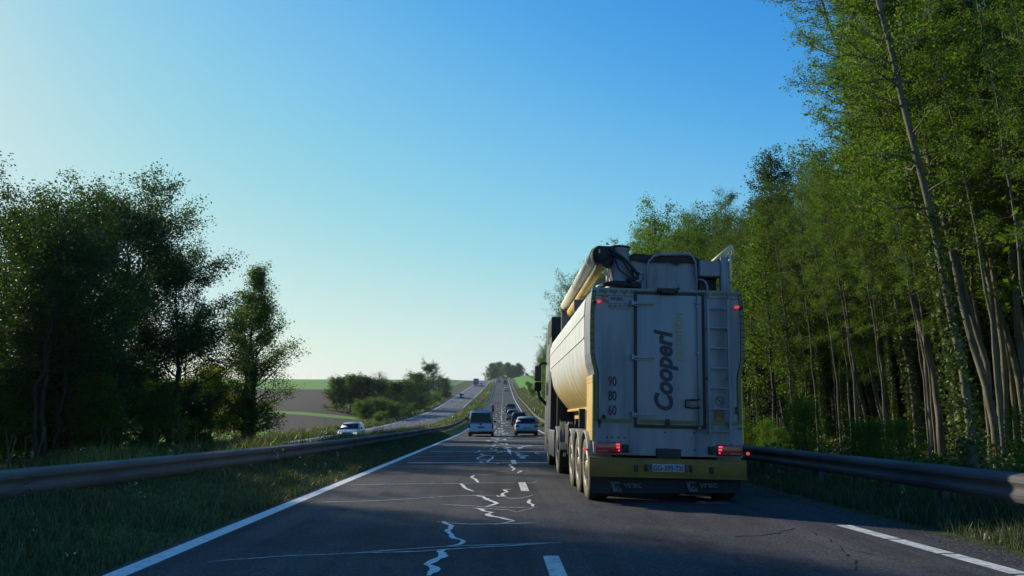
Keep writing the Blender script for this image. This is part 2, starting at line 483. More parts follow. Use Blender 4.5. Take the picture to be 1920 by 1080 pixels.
# right edge line: long worn dashes with thin joints close by, shorter dashes further on
for a, b in [(-6, 2.0), (2.06, 6.9), (6.96, 7.95), (8.0, 8.9), (8.96, 10.1)]:
    strip('edge_dash', yrange(a, b), lambda y: 4.98-0.053*y if y < 12 else 4.35, 0.19, M['dash'], ROAD, mzr)
strip('edge_line', yrange(70, 600), lambda y: cx(y)+3.75, 0.18, M['line'], ROAD, mzr)
y = 20.2
while y < 66:
    strip('edge_dash', yrange(y, y+3), lambda q: cx(q)+3.75, 0.17, M['dash'], ROAD, mzr); y += 6.5
for a, b in [(-4, -1.2), (5.2, 7.95), (14.95, 17.0), (23.9, 26.2), (32.8, 35.2), (41.7, 44.2)]:
    strip('lane_dash', yrange(a, b), lambda y: cx(y)-0.06, 0.155, M['dash'], ROAD, mzr)
y = 50.5
while y < 330:
    strip('lane_dash', yrange(y, y+3.0), lambda q: cx(q)-0.06, 0.16, M['dash'], ROAD, mzr); y += 9.0
for dx in (-3.7, 3.6):
    strip('edge_line', yrange(10, 600), lambda y: ox(y)+dx, 0.18, M['line'], OROAD, ozr)
y = 60
while y < 420:
    strip('lane_dash', yrange(y, y+3.0), lambda q: ox(q)-0.05, 0.16, M['dash'], OROAD, ozr); y += 13.0

SEALS = [[(-0.57,6.98,0.091),(-0.54,7.14,0.099),(-0.56,7.36,0.108),(-0.62,7.5,0.098),(-0.61,7.72,0.101),(-0.55,7.84,0.097),(-0.54,8.04,0.093),(-0.56,8.18,0.101),(-0.54,8.31,0.09)],[(-0.54,8.54,0.079),(-0.42,8.67,0.08),(-0.37,8.91,0.069),(-0.46,9.07,0.084),(-0.54,9.36,0.087),(-0.6,9.65,0.074),(-0.58,9.9,0.092),(-0.57,10.17,0.078),(-0.64,10.4,0.08),(-0.72,10.56,0.065)],[(-2.76,7.7,0),(-2.05,8.02,0),(-1.65,8.1,0),(-0.85,8.41,0),(-0.56,8.52,0),(-0.23,8.61,0),(0.52,8.72,0),(0.73,8.76,0)],[(-1.65,8.1,0),(-0.83,8.22,0),(-0.59,8.31,0),(-0.1,8.48,0),(0.52,8.69,0)],[(-0.8,10.56,0),(-0.59,10.41,0),(-0.35,10.31,0),(-0.06,10.32,0),(0.26,10.36,0),(0.53,10.41,0)],[(-0.03,10.22,0.047),(0.12,10.42,0.048),(0.24,10.59,0.055),(0.13,10.8,0.1),(0.03,10.96,0.101),(-0.07,11.09,0.103),(-0.14,11.34,0.087),(-0.08,11.53,0.071),(-0.21,11.77,0.091),(-0.27,12.0,0.111),(-0.35,12.11,0.075)],[(-0.58,12.19,0),(-0.15,12.06,0),(0.18,11.88,0),(0.29,11.59,0),(0.46,11.93,0),(0.62,12.21,0)],[(-0.91,12.7,0),(-0.43,12.42,0),(-0.15,12.28,0),(0.31,12.22,0),(0.62,12.16,0)],[(-0.15,12.31,0.095),(-0.04,12.73,0.078),(-0.08,13.09,0.091),(-0.18,13.58,0.094),(-0.29,13.93,0.097),(-0.42,14.1,0.087)],[(-3.06,12.99,0),(-1.94,13.23,0),(-1.39,13.61,0),(-0.9,13.94,0),(-0.42,14.1,0),(-0.04,14.07,0)],[(-0.02,14.05,0.065),(0.04,13.83,0.085),(0.12,13.92,0.086),(0.08,14.3,0.088),(0.17,14.71,0.082),(0.12,15.2,0.084),(0.3,15.37,0.038)],[(0.12,13.83,0),(0.24,13.56,0),(0.45,13.66,0),(0.65,14.14,0),(0.62,14.7,0)],[(0.57,12.29,0.066),(0.54,12.81,0.067),(0.56,13.36,0.07)],[(-0.45,14.89,0.078),(-0.56,15.39,0.09),(-0.68,15.93,0.079),(-0.74,16.65,0.087)],[(-3.15,16.42,0),(-1.7,16.67,0),(-0.88,16.71,0),(-0.31,16.85,0),(0.43,16.83,0)],[(-0.38,16.94,0.084),(-0.51,17.87,0.083),(-0.59,18.67,0.086),(-0.52,19.13,0.077)],[(-0.58,19.05,0),(-0.18,19.45,0),(0.35,19.68,0),(0.78,19.34,0)],[(-0.0,20.39,0),(0.37,20.66,0)],[(0.4,20.75,0.083),(0.46,21.48,0.089),(0.4,22.54,0.083),(0.39,23.71,0.088)],[(-5.07,21.39,0),(-2.37,23.08,0),(-1.5,23.05,0),(-0.72,23.62,0),(1.36,23.8,0)],[(-0.67,23.86,0),(-0.3,24.62,0)],[(-0.3,24.69,0.091),(-0.27,26.1,0.088),(-0.61,26.72,0.091),(-0.69,27.69,0.085),(-0.49,29.29,0.099),(-0.62,30.98,0.095)],[(0.48,35.82,0.099),(0.54,30.42,0.113)],[(0.62,16.92,0),(0.75,16.76,0),(0.91,17.39,0)],[(0.56,19.85,0.067),(0.65,20.74,0.064),(0.55,20.47,0.057)],[(-0.87,31.52,0.078),(-0.68,34.24,0.084)],[(1.54,31.99,0.079),(1.62,30.39,0.084)],[(-3.75,28.22,0),(-1.66,28.77,0),(0.99,29.91,0)]]
rs = random.Random(4)
for si, s in enumerate(SEALS):
    thin = all(p[2] == 0 for p in s)
    # refine the traced line and give it a wavering width
    pts = []
    for k in range(len(s)-1):
        x0, y0, w0 = s[k]; x1, y1, w1 = s[k+1]
        n = max(2, int(math.hypot(x1-x0, (y1-y0))/0.09))
        for q in range(n):
            t = q/n
            pts.append((x0+(x1-x0)*t, y0+(y1-y0)*t, w0+(w1-w0)*t))
    pts.append(s[-1])
    vs = []; fs = []
    off = 0.0; base_w = rs.uniform(0.038, 0.058)
    for k, (x, y, w) in enumerate(pts):
        off = off*0.7 + rs.uniform(-1, 1)*(0.010 if thin else 0.024)
        e = min(1.0, (k+0.6)/3, (len(pts)-k-0.4)/3)
        if thin:
            ww = base_w*rs.uniform(0.7, 1.25)*e*max(1, y/15)
            vs += [(x, y-ww/2+off, mzr(y-ww/2+off)+0.006), (x, y+ww/2+off, mzr(y+ww/2+off)+0.006)]
        else:
            ww = w*rs.uniform(0.55, 1.1)*(0.5+0.5*e)
            vs += [(x-ww/2+off, y-0.02*w, mzr(y)+0.008), (x+ww/2+off, y+0.02*w, mzr(y)+0.008)]
    for k in range(len(pts)-1): fs.append((2*k, 2*k+1, 2*k+3, 2*k+2))
    link('crack_sealant', np_mesh('crack_sealant', vs, np.array(fs), M['seal_thin'] if thin else M['seal']), ROAD)
# further sealed cracks down the road, too far off to trace one by one
for k in range(70):
    y0 = 24 + k*2.1 + rs.uniform(-1, 1); x = cx(y0) + rs.uniform(-1.1, 0.6)
    vs = []; fs = []
    if k % 4 == 0:
        for q in range(14):
            yy = y0 + rs.uniform(-0.06, 0.06); xx = cx(y0) - 3.4 + q*0.5
            vs += [(xx, yy-0.06, mzr(yy)+0.006), (xx, yy+0.06, mzr(yy)+0.006)]
        n = 14
    else:
        n = 9
        for q in range(n):
            yy = y0 + q*0.32; x += rs.uniform(-0.17, 0.17)
            vs += [(x-0.07, yy, mzr(yy)+0.008), (x+0.07, yy, mzr(yy)+0.008)]
    for q in range(n-1): fs.append((2*q, 2*q+1, 2*q+3, 2*q+2))
    link('crack_sealant', np_mesh('crack_sealant', vs, np.array(fs), M['seal']), ROAD)

# one long sealed crack wandering down beside the lane dashes, broken here and there
for a_, b_ in ((24, 30), (31.5, 38), (39, 47), (48, 57), (58.5, 70), (71, 84)):
    vs = []; y_ = a_; x_ = cx(a_)-0.75+rs.uniform(-0.3, 0.3); tgt = x_
    while y_ < b_:
        if rs.random() < 0.25: tgt = cx(y_)-0.65+rs.uniform(-0.55, 0.55)
        x_ += (tgt-x_)*0.5+rs.uniform(-0.06, 0.06); w_ = rs.uniform(0.05, 0.10)
        vs += [(x_-w_/2, y_, mzr(y_)+0.008), (x_+w_/2, y_, mzr(y_)+0.008)]; y_ += 0.22
    link('crack_sealant', np_mesh('crack_sealant', vs, np.array([(2*q, 2*q+1, 2*q+3, 2*q+2) for q in range(len(vs)//2-1)]), M['seal']), ROAD)
# dark tar seams in the right lane
M['tar'] = paint('black_tar_seam', (0.018, 0.018, 0.02), 0.6, 0, 0)
for pts in [[(3.81, 9.95), (3.77, 9.07), (3.7, 8.54), (3.74, 8.07), (3.89, 7.59), (3.88, 6.88)], [(2.79, 9.21), (3.25, 9.33), (3.81, 9.95)], [(3.7, 8.54), (3.45, 7.65), (3.14, 6.89)]]:
    vs = []
    for k in range(len(pts)-1):
        for q in range(5):
            t_ = q/5; x_ = pts[k][0]*(1-t_)+pts[k+1][0]*t_+rs.uniform(-0.03, 0.03); y_ = pts[k][1]*(1-t_)+pts[k+1][1]*t_+rs.uniform(-0.03, 0.03); w_ = rs.uniform(0.015, 0.05)
            vs += [(x_, y_-w_/2, mzr(y_-w_/2)+0.004), (x_, y_+w_/2, mzr(y_+w_/2)+0.004)]
    link('tar_seam', np_mesh('tar_seam', vs, np.array([(2*q, 2*q+1, 2*q+3, 2*q+2) for q in range(len(vs)//2-1)]), M['tar']), ROAD)

# ------------------------------------------------------------------ guardrails
M['galv'] = paint('weathered_galvanised_steel', (0.10, 0.102, 0.112), 0.85, 0.0, 0.75, 2.0, (0.042, 0.030, 0.030), sc=(1, 0.3, 1), bump=0.15)
M['galv_top'] = M['galv']
def guardrail(label, xf, ys, side, cat='guardrail'):
    """side = +1 when the road is on the +x side of the rail"""
    root = empty('guardrail', (0, 0, 0))
    tag(root, label, cat)
    prof = [(0.00, 0.44), (0.02, 0.445), (0.045, 0.49), (0.05, 0.53), (0.022, 0.575), (0.015, 0.60), (0.022, 0.625), (0.05, 0.67), (0.048, 0.71), (0.03, 0.745), (-0.06, 0.775), (-0.085, 0.76)]
    back = [(x-0.006, z) for x, z in prof]
    step = 4.0
    n = len(prof)
    edges = []
    y = ys[0]
    while y < ys[1]:
        edges.append(y); y += step if y < 120 else 12.0
    edges.append(ys[1])
    for k in range(len(edges)-1):
        a, b = edges[k], edges[k+1] + 0.12
        m = MB()
        segs = [a + (b-a)*q/4 for q in range(5)]
        vs = []
        for q, yy in enumerate(segs):
            zz = mzr(yy)-0.04; xx = xf(yy)
            lap = 0.002 if q == 0 else (0.006 if q < 4 else 0.012)
            for (px, pz) in prof: vs.append((xx+side*(px+lap-0.004), yy, zz+pz))
            for (px, pz) in back: vs.append((xx+side*(px+lap-0.004), yy, zz+pz))
        fs = []
        for q in range(4):
            o = q*2*n
            for i in range(n-1):
                fs.append((o+i, o+i+1, o+2*n+i+1, o+2*n+i))
                fs.append((o+n+i, o+n+i+1, o+3*n+i+1, o+3*n+i))
            fs.append((o+n-1, o+2*n-1, o+4*n-1, o+3*n-1)); fs.append((o, o+n, o+3*n, o+2*n))
        m.add(vs, fs, False)
        rb_ = m.build('rail_beam', M['galv'], root, recalc=False)
        if a < 45:
            mb_ = MB(); yb = b-0.06
            for zz_ in (0.51, 0.60, 0.69):
                for dy_ in (-0.035, 0.035):
                    xx_ = xf(yb+dy_)+side*(0.062 if zz_ != 0.60 else 0.032)
                    mb_.lathe([(0, 0.016), (side*0.012, 0.014), (side*0.014, 0)], (xx_, yb+dy_, mzr(yb)-0.04+zz_), 'x', 6)
            bo_ = mb_.build('bolt', M['galv'], rb_); bo_['kind'] = 'stuff'
    y = ys[0]+0.6
    pm = None
    while y < min(ys[1], 260):
        if pm is None:
            mb = MB(); mb.prism([(-0.05, -0.06), (0.05, -0.06), (0.05, -0.05), (-0.04, -0.05), (-0.04, 0.05), (0.05, 0.05), (0.05, 0.06), (-0.05, 0.06)], -0.3, 0.72, 'z')
            mb.box(0.05, 0.11, -0.05, 0.05, 0.52, 0.70)
            p0 = mb.build('post', M['galv'], root); pm = p0.data; p = p0
        else:
            p = link('post', pm, root)
        p.location = (xf(y)-side*0.115, y, mzr(y)-0.04)
        if side < 0: p.rotation_euler = (0, 0, math.pi)
        y += 4.0 if y < 100 else 8.0
    return root
guardrail('long dull steel guardrail between the grass median and the left lane', lrail, (-6, 560), 1)
guardrail('steel guardrail along the foot of the wood on the right, beside the lorry', lambda y: cx(y)+5.35-0.2*min(1, max(0, (y-10)/40)), (-6, 420), -1)

# ------------------------------------------------------------------ the feed tanker lorry
M['panel'] = paint('dirty_white_panel_darkened_to_shade', (0.195, 0.22, 0.265), 0.5, 0, 0.75, 2.4, (0.085, 0.085, 0.09), sc=(1.6, 1, 0.22))  # white paint with the rear's blue shade put into its base colour
M['door_paint'] = paint('dirty_white_door_darkened_to_shade', (0.21, 0.235, 0.28), 0.5, 0, 0.65, 2.2, (0.09, 0.095, 0.10), sc=(1.8, 1, 0.22))  # door white lowered far below real white to carry the same shade
M['cream'] = paint('cream_side_paint', (0.66, 0.45, 0.13), 0.6, 0, 0.45, 2.0, (0.15, 0.11, 0.06), bump=0.05)
M['grey_paint'] = paint('grey_fairing_paint', (0.10, 0.115, 0.14), 0.4, 0, 0.4, 2.0)
M['rubber'] = paint('black_rubber', (0.012, 0.012, 0.014), 0.75, 0, 0.3, 8.0, (0.05, 0.045, 0.04))
M['gasket'] = paint('door_gasket', (0.008, 0.009, 0.012), 0.6, 0, 0)
M['tyre'] = paint('dusty_tyre', (0.022, 0.021, 0.02), 0.85, 0, 0.5, 5.0, (0.09, 0.08, 0.06), bump=0.2)
M['sidewall'] = paint('dusty_tyre_sidewall', (0.13, 0.12, 0.09), 0.85, 0, 0.6, 6.0, (0.22, 0.2, 0.15), bump=0.1)
M['black_metal'] = paint('black_chassis_steel', (0.012, 0.012, 0.014), 0.6, 0.2, 0.6, 4.0, (0.05, 0.045, 0.04))
M['guard'] = paint('grey_mudguard_plastic', (0.26, 0.26, 0.22), 0.55, 0, 0.5, 5.0)
M['bumper'] = paint('yellow_bumper_paint', (0.20, 0.108, 0.005), 0.5, 0, 0.6, 3.0, (0.05, 0.04, 0.02), sc=(1, 1, 2), bump=0.08)
M['tape'] = paint('yellow_green_reflective_tape', (0.075, 0.09, 0.022), 0.35, 0, 0.4, 9.0)
M['red_lens'] = paint('red_lamp_lens', (0.36, 0.008, 0.02), 0.25, 0, 0.0, coat=0.6)
M['red_lens_pale'] = paint('pale_reflector_bar', (0.22, 0.10, 0.12), 0.3, 0, 0.0, coat=0.5)
M['red_on'] = paint('lit_red_lamp', (0.9, 0.05, 0.05), 0.4, 0, 0, emit=1.6, emit_col=(1.0, 0.05, 0.07))
M['red_dim'] = paint('lit_red_marker', (0.9, 0.05, 0.05), 0.4, 0, 0, emit=0.55, emit_col=(1.0, 0.10, 0.10))
M['navy'] = paint('navy_lettering', (0.004, 0.005, 0.036), 0.5, 0, 0)
M['dark_letter'] = paint('dark_lettering', (0.012, 0.016, 0.03), 0.5, 0, 0)
M['gold'] = paint('gold_lettering', (0.24, 0.20, 0.05), 0.5, 0, 0)
M['pale_letter'] = paint('pale_grey_lettering', (0.20, 0.26, 0.33), 0.5, 0, 0)
M['flap_letter'] = paint('worn_pale_flap_print', (0.09, 0.11, 0.15), 0.7, 0, 0.6, 12.0, (0.02, 0.02, 0.03))
M['flap_pale'] = paint('faded_flap_print', (0.03, 0.036, 0.05), 0.7, 0, 0)
M['flap'] = paint('black_spray_flap', (0.013, 0.016, 0.028), 0.7, 0, 0.4, 5.0, (0.04, 0.04, 0.045))
M['orange'] = paint('orange_logo_print', (0.28, 0.07, 0.02), 0.5, 0, 0)
M['hazard'] = paint('brown_sticker', (0.10, 0.045, 0.02), 0.5, 0, 0)
M['plate'] = paint('number_plate', (0.26, 0.28, 0.30), 0.4, 0, 0.2, 9.0)
M['plate_blue'] = paint('plate_blue_band', (0.01, 0.02, 0.08), 0.4, 0, 0)
M['marker_white'] = paint('pale_marker_board', (0.62, 0.56, 0.36), 0.5, 0, 0.2, 9.0)
M['auger_white'] = paint('pale_auger_paint', (0.66, 0.68, 0.60), 0.5, 0, 0.3, 2.0, (0.3, 0.26, 0.15), spec=0.25)
M['glass_dark'] = paint('tinted_glass', (0.004, 0.006, 0.012), 0.15, 0, 0, spec=0.25)

def tank_material():
    m = bpy.data.materials.new('dusty_cream_tank_paint'); t = NT(m)
    tc = t.n('ShaderNodeTexCoord'); sp = t.n('ShaderNodeSeparateXYZ'); t.l(tc.outputs['Object'], sp.inputs[0])
    # yellower the lower on the shell, paler above, with an uneven upper edge
    f = noise_fac(t, 1.6, 6.0, 0.7, sc=(1, 2.6, 0.35))
    ad = t.n('ShaderNodeMath', operation='MULTIPLY_ADD'); t.l(f, ad.inputs[0]); ad.inputs[1].default_value = -1.3
    t.l(sp.outputs['Z'], ad.inputs[2])
    mr = t.n('ShaderNodeMapRange'); mr.inputs['From Min'].default_value = 1.68; mr.inputs['From Max'].default_value = 1.25
    t.l(ad.outputs[0], mr.inputs['Value'])
    c = mixc(t, mr.outputs[0], (0.72, 0.76, 0.76), (0.60, 0.46, 0.18))
    g = noise_fac(t, 9.0, 5.0, 0.7, sc=(1, 1, 0.2))
    c = mixc(t, ramp(t, g, [(0.45, (0, 0, 0)), (0.75, (0.35, 0.35, 0.35))]), c, (0.22, 0.19, 0.12))
    p = t.n('ShaderNodeBsdfPrincipled', Roughness=0.5); p.inputs['Specular IOR Level'].default_value = 0.25; t.l(c, p.inputs['Base Color'])
    bp = t.n('ShaderNodeBump', Strength=0.12, Distance=0.03); t.l(noise_fac(t, 2.2, 2.0), bp.inputs['Height']); t.l(bp.outputs[0], p.inputs['Normal'])
    t.l(p.outputs[0], t.out.inputs['Surface']); return m
M['tank'] = tank_material()

def text_part(name, s, mat, parent, x, z, w, h, y, up=False, shear=0.0, bold=0.0, thick=0.0015):
    """lettering laid on a face that looks towards -y; (x, z) is the lower left corner, w along the reading line, h the letter height; up: reads upwards"""
    cu = bpy.data.curves.new(name, 'FONT'); cu.body = s; cu.size = 1.0; cu.shear = shear; cu.offset = bold; cu.resolution_u = 4
    cu.fill_mode = 'FRONT'
    o = bpy.data.objects.new(name+'_tmp', cu); COL.objects.link(o)
    dg = bpy.context.evaluated_depsgraph_get()
    me = bpy.data.meshes.new_from_object(o.evaluated_get(dg))
    bpy.data.objects.remove(o); bpy.data.curves.remove(cu)
    n = len(me.vertices); co = np.empty(n*3, dtype=np.float32); me.vertices.foreach_get('co', co); co = co.reshape(n, 3)
    mn, mx = co.min(0), co.max(0)
    u = (co[:, 0]-mn[0])/(mx[0]-mn[0])*w; v = (co[:, 1]-mn[1])/(mx[1]-mn[1])*h
    out = np.empty_like(co)
    if up: out[:, 0] = x - v + h; out[:, 2] = z + u
    else: out[:, 0] = x + u; out[:, 2] = z + v
    out[:, 1] = y
    me.vertices.foreach_set('co', out.ravel()); me.update()
    me.materials.clear(); me.materials.append(mat)
    return link(name, me, parent)

TR = empty('feed_tanker_lorry', (2.765, 12.6, mz(12.6)))
TR.rotation_euler = (-math.atan(0.034), 0, 0)
tag(TR, 'large cream and white feed tanker lorry seen from behind in the right lane', 'lorry')

half = [(1.185, 0.75), (1.185, 1.30), (1.185, 2.02), (1.20, 2.10), (1.235, 2.22), (1.258, 2.38), (1.265, 2.70), (1.262, 3.05), (1.25, 3.25), (1.235, 3.40), (1.20, 3.45)]
outline = [(x, z) for x, z in half] + [(-x, z) for x, z in reversed(half)]
mb = MB(); mb.prism(outline, 0.16, 1.02, 'y')
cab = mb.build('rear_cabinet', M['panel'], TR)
# cream side skirts of the cabinet, with two moulding lines
for s in (-1, 1):
    m = MB(); a, b = sorted((s*1.188, s*1.215))
    m.box(a, b, 0.17, 1.0, 0.96, 2.02, 0.008)
    m.box(a-0.006, b+0.006, 0.165, 1.005, 1.90, 1.915); m.box(a-0.006, b+0.006, 0.165, 1.005, 1.955, 1.97); m.box(a-0.006, b+0.006, 0.165, 1.005, 1.10, 1.112)
    m.build('side_skirt', M['cream'], TR)
# lower rear panel seams, bolt heads
m = MB(); m.box(-1.17, -0.55, 0.152, 0.158, 3.315, 3.322); m.box(-1.0, -0.6, 0.152, 0.158, 3.185, 3.19)
m.box(0.60, 1.17, 0.152, 0.158, 3.315, 3.322)
m.build('panel_seam', M['gasket'], cab)
m = MB()
for bx, bz in [(-1.02, 3.36), (-.86, 3.36), (-.7, 3.36), (-0.05, 1.12), (0.42, 1.12), (-0.05, 0.86), (0.42, 0.86), (-0.98, 1.02), (-0.9, 1.02), (-0.8, 1.02), (-0.7, 1.02), (1.0, 0.95)]:
    m.lathe([(0, 0.0), (0, 0.012), (0.014, 0.012)], (bx, 0.146, bz), 'y', 8)
rv = m.build('rivet', M['black_metal'], cab); rv['kind'] = 'stuff'
# reflective tape: dashes along the top edge, down both sides, and a band low down
def quadxz(mb, p, y):  # four (x, z) corners
    mb.add([(q[0], y, q[1]) for q in p] + [(q[0], y+0.004, q[1]) for q in p], [(0,1,2,3), (7,6,5,4), (0,4,5,1), (1,5,6,2), (2,6,7,3), (3,7,4,0)])
m = MB(); x = -1.12
k = 0
while x < 1.12:
    w_ = 0.135 if k < 4 else 0.20
    if not (-0.19 < x+w_/2 < 0.2): quadxz(m, [(x, 3.365), (x+w_, 3.365), (x+w_, 3.42), (x, 3.42)], 0.152)
    x += w_+0.035; k += 1
for s in (-1, 1):
    side = [(xx, zz) for xx, zz in half if zz >= 1.30]
    def ex(z): return float(np.interp(z, [q[1] for q in side], [q[0] for q in side]))
    z = 1.27
    while z < 3.36:
        z2 = z + (0.10 if z > 2.0 else 0.35)
        z2 = min(z2, 3.4)
        wd = 0.062 if z > 2.0 else 0.055
        quadxz(m, [(s*(ex(z)-0.004), z), (s*(ex(z2)-0.004), z2), (s*(ex(z2)-wd), z2), (s*(ex(z)-wd), z)], 0.152)
        z = z2 + (0.016 if z2 > 2.0 else 0.004)
quadxz(m, [(-1.12, 1.255), (-0.575, 1.255), (-0.575, 1.315), (-1.12, 1.315)], 0.152)
quadxz(m, [(0.66, 1.255), (0.95, 1.255), (0.95, 1.315), (0.66, 1.315)], 0.152)
quadxz(m, [(1.0, 1.255), (1.13, 1.255), (1.13, 1.315), (1.0, 1.315)], 0.152)
tp_ = m.build('reflective_tape', M['tape'], cab); tp_['kind'] = 'stuff'
for s in (-1, 1):
    m = MB(); zs_ = [1.27, 1.65, 2.02, 2.10, 2.22, 2.38, 2.70, 3.05, 3.25, 3.40]
    for za, zb_ in zip(zs_[:-1], zs_[1:]):
        m.add([(s*ex(za), 0.1565, za), (s*ex(zb_), 0.1565, zb_), (s*(ex(zb_)-0.07), 0.1565, zb_), (s*(ex(za)-0.07), 0.1565, za)], [(0, 1, 2, 3)])
    m.build('edge_trim', M['gasket'], cab, recalc=False)

# the door
m = MB(); m.box(-0.505, 0.555, 0.118, 0.158, 1.235, 3.345, 0.01)
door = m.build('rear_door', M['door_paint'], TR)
m = MB()
for b in ((-0.545, -0.507, 1.185, 3.40), (0.557, 0.605, 1.185, 3.40)): m.box(b[0], b[1], 0.136, 0.157, b[2], b[3])
m.box(-0.5069, 0.5569, 0.136, 0.157, 1.185, 1.233); m.box(-0.5069, 0.5569, 0.136, 0.157, 3.347, 3.40)
m.build('door_gasket', M['gasket'], door)
for a_, b_ in ((-0.47, -0.06), (0.02, 0.46)):
    m = MB(); m.box(a_, b_, 0.112, 0.117, 1.255, 1.315); m.build('reflective_tape', M['tape'], door)
for z in (3.20, 2.31, 1.395):
    m = MB(); m.box(-0.60, -0.555, 0.08, 0.157, z-0.045, z+0.045, 0.01)
    m.prism([(-0.555, z+0.022), (-0.33, z+0.014), (-0.23, z-0.006), (-0.33, z-0.016), (-0.555, z-0.02)], 0.088, 0.116, 'y')
    m.prism([(-0.555, z-0.035), (-0.30, z-0.026), (-0.22, z-0.02), (-0.30, z-0.04), (-0.555, z-0.05)], 0.095, 0.116, 'y')
    m.build('hinge', M['door_paint'], door)
m = MB(); m.tube([(0.485, 0.095, 1.14), (0.485, 0.095, 3.36)], 0.011, 8)
for z in (1.20, 1.62, 2.4, 3.16): m.box(0.462, 0.508, 0.082, 0.117, z-0.02, z+0.02, 0.004)
m.box(0.44, 0.53, 0.085, 0.15, 3.215, 3.235)
m.build('lock_bar', M['door_paint'], door)
m = MB(); m.tube([(0.27, 0.09, 1.53), (0.27, 0.075, 1.64), (0.36, 0.075, 1.645), (0.50, 0.08, 1.65)], 0.014, 8); m.tube([(0.27, 0.09, 1.53), (0.38, 0.08, 1.515), (0.50, 0.08, 1.525)], 0.013, 8)
m.build('handle', M['black_metal'], door)
m = MB(); m.box(0.31, 0.49, 0.1, 0.117, 1.545, 1.625, 0.01); m.build('latch_plate', M['grey_paint'], door)
m = MB(); m.box(-0.055, 0.015, 0.085, 0.117, 1.24, 1.33, 0.01); m.build('latch', M['gasket'], door)
text_part('lettering', 'Cooperl', M['navy'], door, -0.235, 1.465, 1.31, 0.40, 0.1145, up=True, shear=0.22, bold=0.038)
text_part('lettering', 'NUTRITION', M['gold'], door, 0.13, 2.27, 0.78, 0.108, 0.1145, up=True, bold=0.012)
# big numbers and small print on the left panel
for s, z in (('90', 1.83), ('80', 1.60), ('60', 1.37)):
    text_part('number', s, M['dark_letter'], cab, -0.965, z, 0.138, 0.165, 0.1535, bold=0.03)
def logo(parent, x, z, w, h, y, mat, name='logo'):
    P = lambda *q: [(x+a*w, z+b*h) for a, b in q]
    m = MB()
    for poly in (P((0, 1), (0.28, 1), (0.48, 0.30), (0.40, 0.0), (0.28, 0.0)), P((0.28, 1), (0.80, 1), (0.86, 0.80), (0.34, 0.80)),
                 P((0.48, 0.30), (0.58, 0.58), (0.70, 0.58), (0.62, 0.30)), P((0.40, 0.0), (1.0, 0.0), (0.90, 0.26), (0.46, 0.26)), P((0.78, 0.26), (0.90, 0.26), (0.84, 0.48), (0.74, 0.42))):
        m.add([(px, y, pz) for px, pz in poly], [tuple(range(len(poly)))])
    return m.build(name, mat, parent, recalc=False)
logo(cab, -1.09, 3.205, 0.145, 0.105, 0.1535, M['orange'])
text_part('lettering', 'vrac', M['dark_letter'], cab, -0.935, 3.236, 0.205, 0.056, 0.1535, shear=0.1, bold=0.03)
text_part('lettering', 'PLUS', M['pale_letter'], cab, -0.72, 3.238, 0.115, 0.05, 0.1535, shear=0.2)
text_part('lettering', '02 96 74 17 91', M['dark_letter'], cab, -0.965, 3.125, 0.36, 0.04, 0.1535, bold=0.02)
text_part('lettering', 'www.vracplus.com', M['dark_letter'], cab, -0.965, 3.088, 0.36, 0.022, 0.1535, bold=0.02)
# ladder
lad = empty('ladder', (0, 0, 0)); lad.parent = TR
for x in (0.645, 0.975):
    m = MB(); m.box(x-0.022, x+0.022, 0.05, 0.085, 1.12, 3.30, 0.006)
    for z in (1.25, 2.0, 2.8): m.box(x-0.012, x+0.012, 0.085, 0.157, z-0.02, z+0.02)
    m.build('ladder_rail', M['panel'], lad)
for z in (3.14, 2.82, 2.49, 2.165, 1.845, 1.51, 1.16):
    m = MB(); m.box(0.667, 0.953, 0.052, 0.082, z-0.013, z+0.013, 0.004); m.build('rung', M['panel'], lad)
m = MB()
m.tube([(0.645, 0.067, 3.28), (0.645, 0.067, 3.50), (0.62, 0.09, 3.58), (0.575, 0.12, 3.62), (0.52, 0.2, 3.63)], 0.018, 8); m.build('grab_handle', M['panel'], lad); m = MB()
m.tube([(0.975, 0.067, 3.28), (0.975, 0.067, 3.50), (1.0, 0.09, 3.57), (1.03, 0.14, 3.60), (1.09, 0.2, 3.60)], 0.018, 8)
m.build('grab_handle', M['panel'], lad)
# round sign sticker with a bar, brown sticker, small black fittings
m = MB(); n = 28
for (r0, r1) in ((0.062, 0.073),):
    vs = []; 
    for j in range(n):
        a = 2*math.pi*j/n; vs += [(0.83+r0*math.cos(a), 0.152, 1.64+r0*math.sin(a)), (0.83+r1*math.cos(a), 0.152, 1.64+r1*math.sin(a))]
    m.add(vs, [(2*j, 2*j+1, (2*j+3) % (2*n), (2*j+2) % (2*n)) for j in range(n)])
a = math.radians(-42); dx, dz = math.cos(a), math.sin(a)
m.add([(0.83+0.062*dx-0.008*dz, 0.1515, 1.64+0.062*dz+0.008*dx), (0.83-0.062*dx-0.008*dz, 0.1515, 1.64-0.062*dz+0.008*dx), (0.83-0.062*dx+0.008*dz, 0.1515, 1.64-0.062*dz-0.008*dx), (0.83+0.062*dx+0.008*dz, 0.1515, 1.64+0.062*dz-0.008*dx)], [(0, 1, 2, 3)])
m.build('prohibition_sticker', M['dark_letter'], cab, recalc=False)
m = MB(); quadxz(m, [(0.74, 1.32), (0.90, 1.32), (0.90, 1.495), (0.74, 1.495)], 0.151); m.build('warning_sticker', M['hazard'], cab)
m = MB(); m.add([(0.75, 0.1475, 1.33), (0.89, 0.1475, 1.33), (0.80, 0.1475, 1.41)], [(0, 1, 2)]); m.add([(0.77, 0.1475, 1.48), (0.86, 0.1475, 1.48), (0.81, 0.1475, 1.43)], [(0, 1, 2)])
m.build('warning_symbol', M['tape'], cab, recalc=False)
